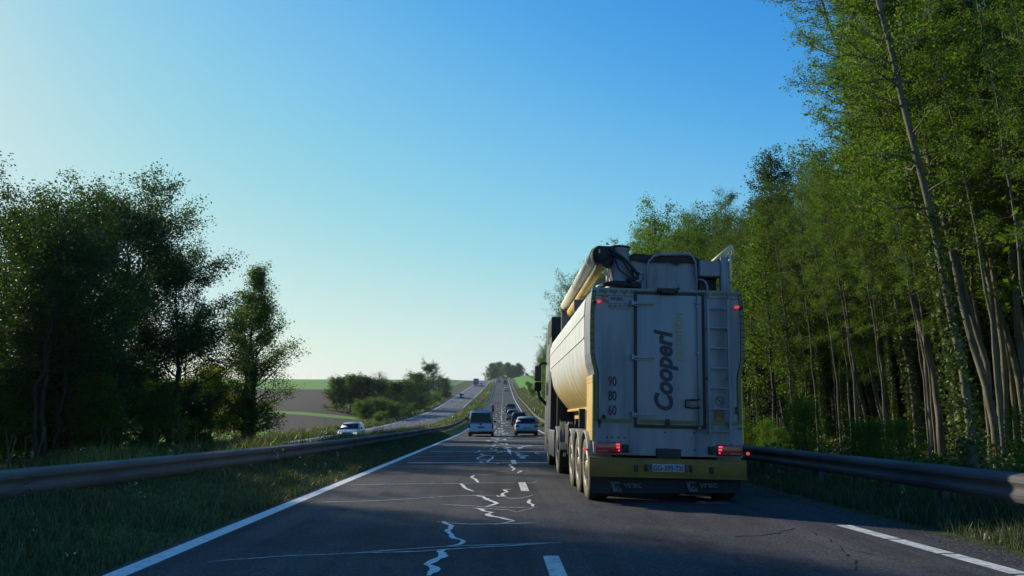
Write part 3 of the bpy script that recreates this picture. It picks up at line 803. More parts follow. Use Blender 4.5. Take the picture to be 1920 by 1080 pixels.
m = MB(); m.box(-1.125, -1.075, 0.11, 0.158, 1.24, 1.31, 0.01); m.box(-1.105, -1.09, 0.12, 0.15, 1.17, 1.24); m.lathe([(0, 0), (0, 0.032), (0.02, 0.035)], (-1.03, 0.135, 1.345), 'y', 14)
m.box(1.085, 1.115, 0.13, 0.158, 1.50, 1.55); m.box(1.085, 1.115, 0.13, 0.158, 1.44, 1.49); m.box(1.13, 1.18, 0.13, 0.158, 1.20, 1.22)
fit = m.build('fitting', M['gasket'], cab); fit['kind'] = 'stuff'
m = MB(); m.box(-0.17, 0.17, 0.06, 0.15, 3.395, 3.455, 0.015); m.box(-0.12, 0.12, 0.04, 0.1, 3.36, 3.40, 0.01); m.build('rear_camera', M['gasket'], TR)
# lamps
for s in (-1, 1):
    L = lambda a, b: (min(s*a, s*b), max(s*a, s*b))
    x0, x1 = L(1.16, 0.765)
    m = MB(); m.box(x0, x1, 0.09, 0.158, 0.775, 0.945, 0.02)
    lamp = m.build('tail_lamp', M['red_lens'], TR)
    m = MB(); a, b = L(1.14, 0.93); m.box(a, b, 0.083, 0.089, 0.905, 0.928); a, b = L(1.14, 0.97); m.box(a, b, 0.083, 0.089, 0.80, 0.82)
    m.build('reflector_bar', M['red_lens_pale'], lamp)
    m = MB()
    for z, w_ in ((0.915, 0.06), (0.867, 0.05), (0.82, 0.025)):
        a, b = L(0.785, 0.785+w_); m.box(a, b, 0.080, 0.089, z-0.012, z+0.012, 0.004)
    m.build('lit_bar', M['red_on'], lamp)
    m = MB(); a, b = L(0.735, 0.635); m.box(a, b, 0.10, 0.158, 0.79, 0.915, 0.012); m.build('reversing_lamp', M['gasket'], TR)
    m = MB(); a, b = L(0.715, 0.655); m.box(a, b, 0.094, 0.0995, 0.82, 0.885, 0.008); m.build('reversing_lens', M['black_metal'], lamp)
    zz = 3.205 if s < 0 else 3.175
    m = MB(); a, b = L(1.23, 1.16); m.box(a, b, 0.09, 0.157, zz-0.018, zz+0.018, 0.008); ml = m.build('marker_lamp', M['gasket'], TR)
    m = MB(); a, b = L(1.165, 1.10); m.box(a, b, 0.07, 0.15, zz-0.02, zz+0.02, 0.008); m.build('marker_lens', M['red_dim'], ml)
    m = MB(); m.tube([(s*1.15, 0.4, 0.80), (s*1.25, 0.35, 0.81), (s*1.31, 0.32, 0.815)], 0.015, 6); arm = m.build('marker_arm', M['rubber'], TR)
    m = MB(); m.lathe([(-0.02, 0), (-0.02, 0.026), (0.03, 0.026)], (s*1.315, 0.30, 0.815), 'y', 10); m.build('marker_lens', M['red_dim'], arm)
# plate recess in the panel, bumper with plate
m = MB(); m.box(-0.20, 0.20, 0.13, 0.158, 0.70, 0.865, 0.012); m.build('tow_hitch_cover', M['gasket'], TR)
m = MB(); m.box(-1.275, 1.275, 0.0, 0.13, 0.42, 0.70, 0.012); m.box(-1.278, 1.278, -0.003, 0.12, 0.405, 0.43, 0.005); m.box(-1.278, 1.278, -0.003, 0.12, 0.685, 0.71, 0.005)
bump_ = m.build('bumper', M['bumper'], TR)
m = MB(); m.box(-0.305, 0.30, -0.018, -0.001, 0.505, 0.63, 0.004); pl = m.build('number_plate', M['plate'], TR)
m = MB(); m.box(-0.303, -0.262, -0.0215, -0.0185, 0.507, 0.628); m.box(0.258, 0.298, -0.0215, -0.0185, 0.507, 0.628); m.build('plate_band', M['plate_blue'], pl)
text_part('plate_lettering', 'GG-399-TX', M['navy'], pl, -0.245, 0.528, 0.485, 0.08, -0.0225, bold=0.012)
m = MB()
for x in (-0.36, 0.36): m.box(x-0.022, x+0.022, -0.03, -0.0035, 0.51, 0.62, 0.006)
for x in (-0.52, 0.70): m.box(x-0.035, x+0.035, -0.012, -0.0035, 0.50, 0.60, 0.01)
m.build('bumper_fitting', M['black_metal'], bump_)
# spray flap
m = MB()
n = 20; vs = []
for k in range(n+1):
    x = -1.22 + 2.44*k/n; yy = 0.20 + 0.02*math.sin(k*1.7)
    vs += [(x, 0.16, 0.47), (x, yy, 0.15 + (0.01 if k % 2 else 0))]
m.add(vs, [(2*k, 2*k+2, 2*k+3, 2*k+1) for k in range(n)], True)
m.add([(v[0], v[1]+0.01, v[2]) for v in vs], [(2*k, 2*k+1, 2*k+3, 2*k+2) for k in range(n)], True)
fl = m.build('spray_flap', M['flap'], TR, recalc=False)
for x in (-0.93, 0.30):
    logo(fl, x, 0.185, 0.20, 0.16, 0.135, M['flap_letter'])
    text_part('flap_lettering', 'vrac', M['flap_letter'], fl, x+0.22, 0.245, 0.30, 0.075, 0.135, bold=0.04)
    text_part('flap_lettering', 'PLUS', M['flap_pale'], fl, x+0.53, 0.25, 0.17, 0.065, 0.135)

# tank shell: loft of ribbed hoops
th = [(0.32, 1.36), (0.62, 1.45), (0.86, 1.62), (1.07, 1.90), (1.20, 2.20), (1.25, 2.48), (1.268, 2.70), (1.268, 3.15), (1.262, 3.30), (1.24, 3.40), (1.18, 3.48), (1.02, 3.54), (0.45, 3.60), (0.0, 3.61)]
ring = th + [(-x, z) for x, z in reversed(th[:-1])]
m = MB(); ys_ = []; y = 1.02
while y < 9.9: ys_ += [(y, 1.0), (y+0.03, 1.0)]; y += 0.74
ys_ += [(9.95, 1.0), (10.08, 0.97), (10.16, 0.9)]
vs = []
zc = 2.5
for y, s in ys_:
    for x, z in ring: vs.append((x*s, y, zc+(z-zc)*s))
n = len(ring); fs = []
for k in range(len(ys_)-1):
    for i in range(n): fs.append((k*n+i, k*n+(i+1) % n, (k+1)*n+(i+1) % n, (k+1)*n+i))
fs.append(tuple(range(n))); fs.append(tuple(range((len(ys_)-1)*n, len(ys_)*n)))
m.add(vs, fs, True)
tank = m.build('tank', M['tank'], TR)
# welded hoops and the two long mouldings on the flanks
y = 1.03
for k in range(12):
    m = MB(); vs = []
    for yy, g in ((y-0.012, 1.0), (y-0.008, 1.003), (y+0.008, 1.003), (y+0.012, 1.0)):
        for x, z in ring: vs.append((x*g, yy, zc+(z-zc)*g))
    m.add(vs, [(a*n+i, a*n+(i+1) % n, (a+1)*n+(i+1) % n, (a+1)*n+i) for a in range(3) for i in range(n)], True)
    m.build('weld_hoop', M['tank'], tank); y += 0.74
for s in (-1, 1):
    for z in (3.09, 2.70):
        m = MB(); a, b = sorted((s*1.262, s*1.283)); m.box(a, b, 1.02, 10.0, z-0.014, z+0.014, 0.005); m.build('moulding', M['tank'], tank)
    # rubbing strip on the shoulder with small white ticks, flange under the belly
    m = MB()
    for k in range(11): m.box(*sorted((s*1.225, s*1.24)), 1.25+k*0.8, 1.27+k*0.8, 3.24, 3.36)
    st_ = m.build('stiffener', M['tank'], tank); st_['kind'] = 'stuff'
    m = MB(); m.box(*sorted((s*0.62, s*0.84)), 1.03, 11.2 if s < 0 else 11.0, 1.50, 1.56, 0.01); m.box(*sorted((s*0.60, s*0.66)), 1.03, 11.0, 1.32, 1.50)
    m.prism([(1.03, 1.50), (1.03, 1.15), (1.35, 1.02), (1.8, 1.32), (1.8, 1.50)], *sorted((s*0.72, s*0.80)), 'x')
    m.build('belly_flange', M['cream'], TR)
# hopper superstructure with rumpled tarpaulin
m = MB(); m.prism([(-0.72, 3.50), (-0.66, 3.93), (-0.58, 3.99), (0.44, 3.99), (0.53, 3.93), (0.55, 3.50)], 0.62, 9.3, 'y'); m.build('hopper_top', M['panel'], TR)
m = MB(); rt = random.Random(7); nx, ny = 16, 40; vs = []
for j in range(ny+1):
    for i in range(nx+1):
        x = -0.70+1.30*i/nx; y = 0.57+8.6*j/ny
        e = min(1, (0.5-abs(i/nx-0.5))*6)
        vs.append((x, y, 3.955 + 0.065*e + rt.uniform(-0.012, 0.016) + 0.015*math.sin(j*0.9+i)))
fs = [(j*(nx+1)+i, j*(nx+1)+i+1, (j+1)*(nx+1)+i+1, (j+1)*(nx+1)+i) for j in range(ny) for i in range(nx)]
m.add(vs, fs, True)
e0 = len(m.v); m.add([(vs[i][0], vs[i][1]-0.01, vs[i][2]) for i in range(nx+1)] + [(vs[i][0], vs[i][1]-0.015, vs[i][2]-0.09-rt.uniform(0, 0.05)) for i in range(nx+1)], [(i, i+1, nx+2+i, nx+1+i) for i in range(nx)], True)
m.build('tarpaulin', M['rubber'], TR, recalc=False)
m = MB(); m.tube([(-0.33, 0.52, 3.46), (-0.33, 0.52, 3.80), (-0.30, 0.52, 3.90), (-0.22, 0.52, 3.97), (-0.12, 0.52, 4.0), (0.38, 0.52, 4.02), (0.45, 0.52, 3.99), (0.50, 0.52, 3.90), (0.51, 0.52, 3.80), (0.51, 0.52, 3.46)], 0.019, 8)
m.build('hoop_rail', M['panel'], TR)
# box and chute rest on the right
m = MB(); m.box(0.555, 0.92, 0.45, 1.3, 3.70, 3.92, 0.01); m.box(0.90, 1.035, 0.42, 0.55, 3.455, 3.98, 0.01); m.build('hydraulic_box', M['panel'], TR)
m = MB(); m.box(0.60, 0.895, 0.7, 1.2, 3.46, 3.698); m.box(0.60, 0.89, 0.46, 0.70, 3.685, 3.699); m.build('box_recess', M['gasket'], TR)
m = MB()
m.tube([(0.78, 0.55, 3.90), (1.09, 0.42, 4.13)], 0.035, 10); m.tube([(0.85, 0.6, 3.93), (1.10, 0.6, 4.06)], 0.05, 10)
m.tube([(1.09, 0.42, 4.13), (1.15, 0.5, 4.02), (1.13, 0.6, 3.96), (1.03, 0.7, 3.93)], 0.03, 8); m.tube([(1.06, 0.4, 3.46), (1.06, 0.4, 4.02)], 0.02, 8)
m.build('chute_rest', M['marker_white'], TR)
# delivery auger: turret, motor, long tube lying forward along the left shoulder
aug = empty('auger', (0, 0, 0)); aug.parent = TR
m = MB(); m.lathe([(0, 0.25), (0.03, 0.25), (0.04, 0.215), (0.30, 0.205), (0.31, 0.215), (0.33, 0.215), (0.34, 0.19), (0.60, 0.165), (0.61, 0.18), (0.64, 0.18)], (-0.73, 0.45, 3.47), 'z', 28)
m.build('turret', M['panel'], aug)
m = MB(); m.lathe([(0.64, 0), (0.64, 0.19), (0.67, 0.19), (0.675, 0.08), (0.70, 0.06), (0.70, 0)], (-0.73, 0.45, 3.47), 'z', 20)
m.lathe([(0, 0), (0, 0.12), (0.05, 0.145), (0.24, 0.145), (0.28, 0.11), (0.28, 0)], (-1.09, 0.22, 3.98), 'y', 18)
m.box(-1.0, -0.86, 0.25, 0.45, 3.84, 4.10, 0.03); m.box(-1.06, -0.82, 0.3, 0.5, 4.05, 4.13, 0.02); m.tube([(-1.1, 0.3, 3.90), (-0.92, 0.28, 3.80)], 0.05, 8)
m.build('motor', M['rubber'], aug)
m = MB(); m.box(-1.12, -1.10, 0.195, 0.215, 3.99, 4.05); m.lathe([(0, 0.0), (0, 0.022), (0.03, 0.022)], (-0.97, 0.26, 4.14), 'z', 8); m.build('bracket', M['marker_white'], aug)
m = MB(); m.lathe([(0, 0), (0, 0.10), (6.4, 0.10), (6.4, 0)], (-1.13, 0.50, 4.04), 'y', 22)
for q in (0.6, 3.2, 6.3): m.lathe([(q, 0.10), (q, 0.107), (q+0.05, 0.107), (q+0.05, 0.10)], (-1.13, 0.50, 4.04), 'y', 22)
m.build('auger_tube', M['auger_white'], aug)
m = MB(); m.lathe([(0, 0), (0, 0.075), (5.9, 0.075), (5.9, 0)], (-1.03, 0.75, 3.85), 'y', 16); m.build('support_tube', M['cream'], aug)
m = MB(); m.box(-1.22, -1.04, 6.6, 6.75, 3.45, 3.92); m.box(-1.24, -1.02, 6.55, 6.8, 3.88, 3.93); m.build('cradle', M['grey_paint'], aug)
m = MB(); m.box(-1.2, -0.9, 3.6, 3.7, 3.5, 3.74); m.build('cradle', M['grey_paint'], aug)
m = MB()
m.tube([(-0.93, 0.25, 4.06), (-0.70, 0.18, 3.92), (-0.52, 0.16, 3.74), (-0.46, 0.16, 3.66)], 0.026, 8); m.tube([(-0.92, 0.22, 3.98), (-0.72, 0.16, 3.88), (-0.56, 0.14, 3.66), (-0.56, 0.14, 3.60)], 0.018, 8)
m.tube([(-0.46, 0.16, 3.70), (-0.46, 0.16, 3.62), (-0.64, 0.14, 3.56)], 0.034, 8); m.tube([(-0.56, 0.2, 3.80), (-0.52, 0.2, 3.60)], 0.02, 6)
m.build('hydraulic_arm', M['rubber'], aug)
m = MB()
for k, (bx, bz) in enumerate(((-0.62, 3.62), (-0.50, 3.56), (-0.68, 3.66))):
    m.tube([(-0.86, 0.2, 4.0-k*0.05), (-0.80+k*0.03, 0.15, 3.75-k*0.03), (bx, 0.16, bz)], 0.008, 6)
m.tube([(-0.47, 0.16, 3.66), (-0.38, 0.18, 3.68), (-0.36, 0.2, 3.60), (-0.42, 0.2, 3.545), (-0.55, 0.2, 3.57)], 0.008, 6)
m.tube([(-0.97, 0.2, 3.83), (-0.93, 0.2, 3.6), (-0.86, 0.2, 3.5)], 0.008, 6)
m.build('hose', M['rubber'], aug)
m = MB(); m.tube([(-1.13, 0.3, 3.475), (-1.0, 0.2, 3.51), (-0.85, 0.17, 3.525), (-0.6, 0.17, 3.51)], [0.02, 0.035, 0.045, 0.04], 10)
m.tube([(-0.62, 0.18, 3.50), (-0.40, 0.2, 3.50)], 0.045, 10); m.build('hose_coil', M['rubber'], aug)
m = MB(); m.tube([(-0.955, 0.3, 3.50), (-0.955, 0.3, 3.68)], 0.026, 8); m.tube([(-0.955, 0.3, 3.68), (-1.03, 0.3, 3.74)], [0.03, 0.045], 8); m.tube([(-1.15, 0.27, 3.47), (-1.04, 0.2, 3.505)], 0.022, 8); m.build('spout', M['marker_white'], aug)
m = MB(); m.prism([(-1.18, 3.46), (-1.15, 3.58), (-1.08, 3.68), (-0.95, 3.74), (-0.9, 3.74), (-0.9, 3.46)], 0.7, 0.74, 'y'); m.build('end_plate', M['panel'], TR)
m = MB(); m.tube([(0.22, 0.3, 3.46), (0.22, 0.3, 3.50)], 0.03, 8); m.tube([(0.22, 0.3, 3.50), (0.22, 0.3, 3.58)], 0.004, 5); m.build('antenna', M['rubber'], TR)

# running gear
def wheel(name, x, y, side, r, wdt, parent, rimmat, mirror_in=True):
    """outer face towards side"""
    e = empty(name, (x, y, r)); e.parent = parent
    s = side
    m = MB()
    m.lathe([(-s*wdt, r*0.62), (-s*wdt, r*0.93), (-s*(wdt-0.03), r*0.985), (-s*(wdt-0.06), r), (-s*0.06, r), (-s*0.03, r*0.985)], (0, 0, 0), 'x', 40)
    m.build('tyre', M['tyre'], e)
    m = MB(); m.lathe([(-s*0.03, r*0.985), (-s*0.005, r*0.94), (0, r*0.82), (-s*0.008, r*0.66), (-s*0.02, r*0.60)], (0, 0, 0), 'x', 40)
    m.build('sidewall', M['sidewall'], e)
    m = MB(); m.lathe([(-s*0.02, r*0.60), (s*0.0, r*0.58), (-s*0.02, r*0.55), (-s*0.10, r*0.50), (-s*0.12, r*0.34), (-s*0.05, r*0.30), (-s*0.01, r*0.22), (-s*0.0, r*0.0)], (0, 0, 0), 'x', 30)
    for k in range(10):
        a = 2*math.pi*k/10; m.lathe([(-s*0.05, 0.012), (-s*0.005, 0.012), (-s*0.005, 0)], (0, r*0.31*math.cos(a), r*0.31*math.sin(a)), 'x', 6)
    m.build('rim', rimmat, e)
    return e
M['rim'] = paint('steel_wheel_rim', (0.28, 0.27, 0.22), 0.45, 0.3, 0.5, 6.0)
M['rim_dark'] = paint('dark_wheel_rim', (0.05, 0.055, 0.06), 0.5, 0.2, 0.5, 6.0)
for y in (0.85, 2.15, 3.45):
    for s in (-1, 1):
        wheel('wheel', s*1.245, y, s, 0.52, 0.36, TR, M['rim'])
        m = MB(); vs = []
        n = 22
        for k in range(n+1):
            a = math.radians(8 + 164*k/n)
            for (rr, xx) in ((0.60, s*0.87), (0.60, s*1.255), (0.575, s*1.27), (0.56, s*1.262), (0.585, s*1.24), (0.585, s*0.87)):
                vs.append((xx, y+rr*math.cos(a), 0.53+rr*math.sin(a)*1.04))
        fs = [(k*6+i, k*6+(i+1) % 6, (k+1)*6+(i+1) % 6, (k+1)*6+i) for k in range(n) for i in range(6)]
        m.add(vs, fs, True); m.build('mudguard', M['guard'], TR)
    m = MB(); m.tube([(-0.95, y, 0.52), (0.95, y, 0.52)], 0.07, 10); m.build('axle', M['black_metal'], TR)
for s in (-1, 1):
    wheel('wheel', s*1.235, 7.3, s, 0.52, 0.6, TR, M['rim_dark']); wheel('wheel', s*1.235, 10.9, s, 0.51, 0.32, TR, M['rim_dark'])
    m = MB(); vs = []; n = 18
    for k in range(n+1):
        a = math.radians(5 + 170*k/n)
        for (rr, xx) in ((0.62, s*0.6), (0.62, s*1.26), (0.58, s*1.27), (0.60, s*0.6)): vs.append((xx, 7.3+rr*math.cos(a), 0.54+rr*math.sin(a)))
    m.add(vs, [(k*4+i, k*4+(i+1) % 4, (k+1)*4+(i+1) % 4, (k+1)*4+i) for k in range(n) for i in range(4)], True); m.build('mudguard', M['grey_paint'], TR)
m = MB()
for s in (-1, 1): m.box(*sorted((s*0.38, s*0.50)), 0.25, 9.8, 0.85, 1.30)
for y in (0.3, 1.5, 2.8, 4.2, 5.6, 8.4): m.box(-0.5, 0.5, y, y+0.12, 0.88, 1.22)
m.box(-1.05, 1.05, 4.35, 4.55, 0.85, 1.35); m.box(-0.95, 0.95, 4.7, 5.9, 0.55, 1.05, 0.04)
m.build('chassis', M['black_metal'], TR)
for b in ((-1.1, 1.1, 4.25, 4.3, 0.3, 1.2), (-0.9, -0.6, 3.9, 4.1, 1.0, 1.5), (-1.23, -1.0, 4.36, 5.1, 0.75, 1.2, 0.03), (-1.16, -1.05, 2.7, 2.85, 1.15, 1.5)):
    m = MB(); m.box(*b); m.build('equipment_box', M['black_metal'], TR)
m = MB(); m.box(-1.28, -1.13, 5.90, 5.93, 1.05, 1.25, 0.008); m.box(-1.28, -1.12, 5.90, 5.93, 0.60, 0.77, 0.008); m.box(-1.19, -1.13, 5.88, 5.91, 0.44, 0.53, 0.008); m.build('marker_board', M['marker_white'], TR)
m = MB(); m.box(-1.27, -1.25, 5.94, 6.1, 0.55, 1.3); m.tube([(-1.17, 5.95, 0.58), (-1.17, 5.95, 1.28)], 0.012, 6); m.tube([(-1.24, 5.95, 0.58), (-1.24, 5.95, 1.28)], 0.012, 6); m.build('side_guard_frame', M['black_metal'], TR)
m = MB(); m.lathe([(0, 0), (0, 0.06), (0.62, 0.06), (0.62, 0)], (-1.06, 5.7, 0.62), 'z', 14); m.build('cylinder', M['guard'], TR)
for s in (-1, 1):
    m = MB(); m.tube([(s*0.6, 6.0, 0.2), (s*0.6, 6.0, 1.2)], 0.06, 8); m.box(*sorted((s*0.48, s*0.72)), 5.88, 6.12, 0.15, 0.2); m.build('landing_leg', M['black_metal'], TR)
# tractor unit
cabp = [(10.05, 0.95), (10.05, 3.35), (10.15, 3.62), (10.9, 4.12), (11.9, 4.05), (12.25, 3.55), (12.42, 2.4), (12.48, 1.6), (12.5, 0.35), (11.5, 0.35), (11.45, 0.9)]
m = MB(); m.prism(cabp, -1.24, 1.24, 'x'); cabm = m.build('cab', M['grey_paint'], TR)
for s in (-1, 1):
    m = MB(); m.box(*sorted((s*1.243, s*1.262)), 9.55, 10.6, 1.05, 3.6); m.build('cab_side_deflector', M['rim_dark'], TR)
    m = MB(); m.prism([(10.65, 2.0), (11.9, 2.0), (12.1, 2.9), (10.65, 2.9)], *sorted((s*1.243, s*1.25)), 'x'); m.build('cab_side_window', M['glass_dark'], TR)
m = MB(); m.box(-1.255, 1.255, 9.9, 11.6, 3.52, 4.22, 0.06); m.build('roof_deflector', M['rubber'], TR)
for s in (-1, 1):
    m = MB(); m.box(*sorted((s*1.18, s*1.265)), 8.0, 10.25, 0.32, 1.02, 0.03); m.build('side_fairing', M['grey_paint'], TR)
m = MB(); m.box(-1.1, 1.1, 9.2, 9.9, 1.0, 3.3); m.build('cab_back_equipment', M['black_metal'], TR)
for s in (-1, 1):
    mr = empty('wing_mirror', (0, 0, 0)); mr.parent = TR
    m = MB(); m.box(*sorted((s*1.42, s*1.62)), 11.85, 12.0, 2.45, 2.92, 0.04); m.box(*sorted((s*1.40, s*1.63)), 11.85, 12.0, 2.15, 2.42, 0.05); m.build('mirror_housing', M['rubber'], mr)
    m = MB(); m.box(*sorted((s*1.44, s*1.60)), 11.840, 11.849, 2.48, 2.89); m.build('mirror_glass', M['glass_dark'], mr)
    m = MB(); m.tube([(s*1.2, 11.95, 3.0), (s*1.4, 11.95, 3.02), (s*1.5, 11.95, 2.9)], 0.035, 8); m.tube([(s*1.52, 11.95, 2.2), (s*1.45, 11.95, 1.95), (s*1.2, 11.95, 1.72)], 0.05, 8); m.build('mirror_arm', M['rubber'], mr)

# the body sits on its springs leaning a little towards the verge (the road falls away to the right)
ROLL = math.radians(1.5)
for o in [q for q in bpy.data.objects if q.parent is TR]:
    if o.name.split('.')[0] in ('wheel', 'axle', 'mudguard', 'chassis', 'spray_flap', 'landing_leg'): continue
    zs_ = 1.0 if o.name.split('.')[0] in ('bumper', 'number_plate', 'side_fairing', 'cab', 'side_guard_frame', 'marker_board') else 1.025
    R_ = Matrix.Translation((0, 0, 0.6)) @ Matrix.Rotation(ROLL, 4, 'Y') @ Matrix.Translation((0, 0, -0.6))
    nm_ = o.name.split('.')[0]
    T_ = Matrix.Identity(4)
    if nm_ in ('hopper_top', 'tarpaulin', 'hoop_rail', 'hydraulic_box', 'box_recess', 'chute_rest'): T_ = Matrix.Translation((0.07, 0, 3.45)) @ Matrix.Diagonal((1, 1, 1.2, 1)) @ Matrix.Translation((0, 0, -3.45))
    elif nm_ == 'auger': T_ = Matrix.Translation((0, 0, 3.45)) @ Matrix.Diagonal((1, 1, 1.09, 1)) @ Matrix.Translation((0, 0, -3.45))
    xs_ = 1.0 if nm_ in ('bumper', 'number_plate', 'side_fairing', 'side_guard_frame', 'marker_board', 'wing_mirror', 'auger') else 1.03
    S_ = Matrix.Translation((-1.25, 0, 0)) @ Matrix.Diagonal((xs_, 1, 1, 1)) @ Matrix.Translation((1.25, 0, 0)) @ Matrix.Translation((0, 0, 0.75)) @ Matrix.Diagonal((1.0, 1.0, zs_, 1.0)) @ Matrix.Translation((0, 0, -0.75))
    o.matrix_basis = R_ @ S_ @ T_

# ------------------------------------------------------------------ cars, van, motorcycle and the far lorry
M['car_white'] = paint('white_car_paint', (0.60, 0.64, 0.70), 0.3, 0, 0.15, 3.0, coat=0.4)
M['van_white'] = paint('white_van_paint', (0.62, 0.69, 0.78), 0.35, 0, 0.2, 2.0, coat=0.3)
M['car_black'] = paint('black_car_paint', (0.012, 0.014, 0.02), 0.25, 0, 0.1, 3.0, coat=0.6)
M['car_grey'] = paint('grey_car_paint', (0.12, 0.13, 0.15), 0.3, 0.3, 0.1, 3.0, coat=0.5)
M['car_silver'] = paint('silver_car_paint', (0.30, 0.32, 0.34), 0.3, 0.4, 0.1, 3.0, coat=0.5)
M['blue_paint'] = paint('blue_lorry_paint', (0.04, 0.08, 0.18), 0.4, 0, 0.2, 2.0)
M['plastic'] = paint('dark_plastic_trim', (0.015, 0.016, 0.02), 0.6, 0, 0)
M['lamp_clear'] = paint('clear_headlamp', (0.5, 0.52, 0.55), 0.12, 0, 0, coat=0.8)
M['lamp_on'] = paint('lit_headlamp', (0.9, 0.85, 0.75), 0.3, 0, 0, emit=0.6, emit_col=(1.0, 0.9, 0.75))
M['tail'] = paint('dark_red_tail_lamp', (0.12, 0.006, 0.01), 0.2, 0, 0, coat=0.6)

def loft(m, rings, smooth=True, cap=True):
    n = len(rings[0]); vs = [p for r in rings for p in r]
    fs = [(k*n+i, k*n+(i+1) % n, (k+1)*n+(i+1) % n, (k+1)*n+i) for k in range(len(rings)-1) for i in range(n)]
    if cap: fs += [tuple(range(n))[::-1], tuple(range((len(rings)-1)*n, len(rings)*n))]
    m.add(vs, fs, smooth)

def rring(y, w, z0, z1, r=0.08, taper=0.94):
    r = min(r, (z1-z0)*0.4, w*0.4); pts = []
    h = [(w*taper-r, z0), (w*taper, z0+r*0.7), (w, z0+(z1-z0)*0.45), (w*0.985, z1-r), (w*0.985-r*0.4, z1-r*0.2), (w*0.985-r*1.2, z1)]
    return [(x, y, z) for x, z in h] + [(-x, y, z) for x, z in reversed(h)]

def panel(mb, q, d, th=0.006):
    """thin solid pane from four corners pushed outward along d"""
    d = Vector(d).normalized()*th
    q = [Vector(p) for p in q]; mb.add([p+d for p in q] + [p-d*0.5 for p in q], [(0,1,2,3), (7,6,5,4), (0,4,5,1), (1,5,6,2), (2,6,7,3), (3,7,4,0)])

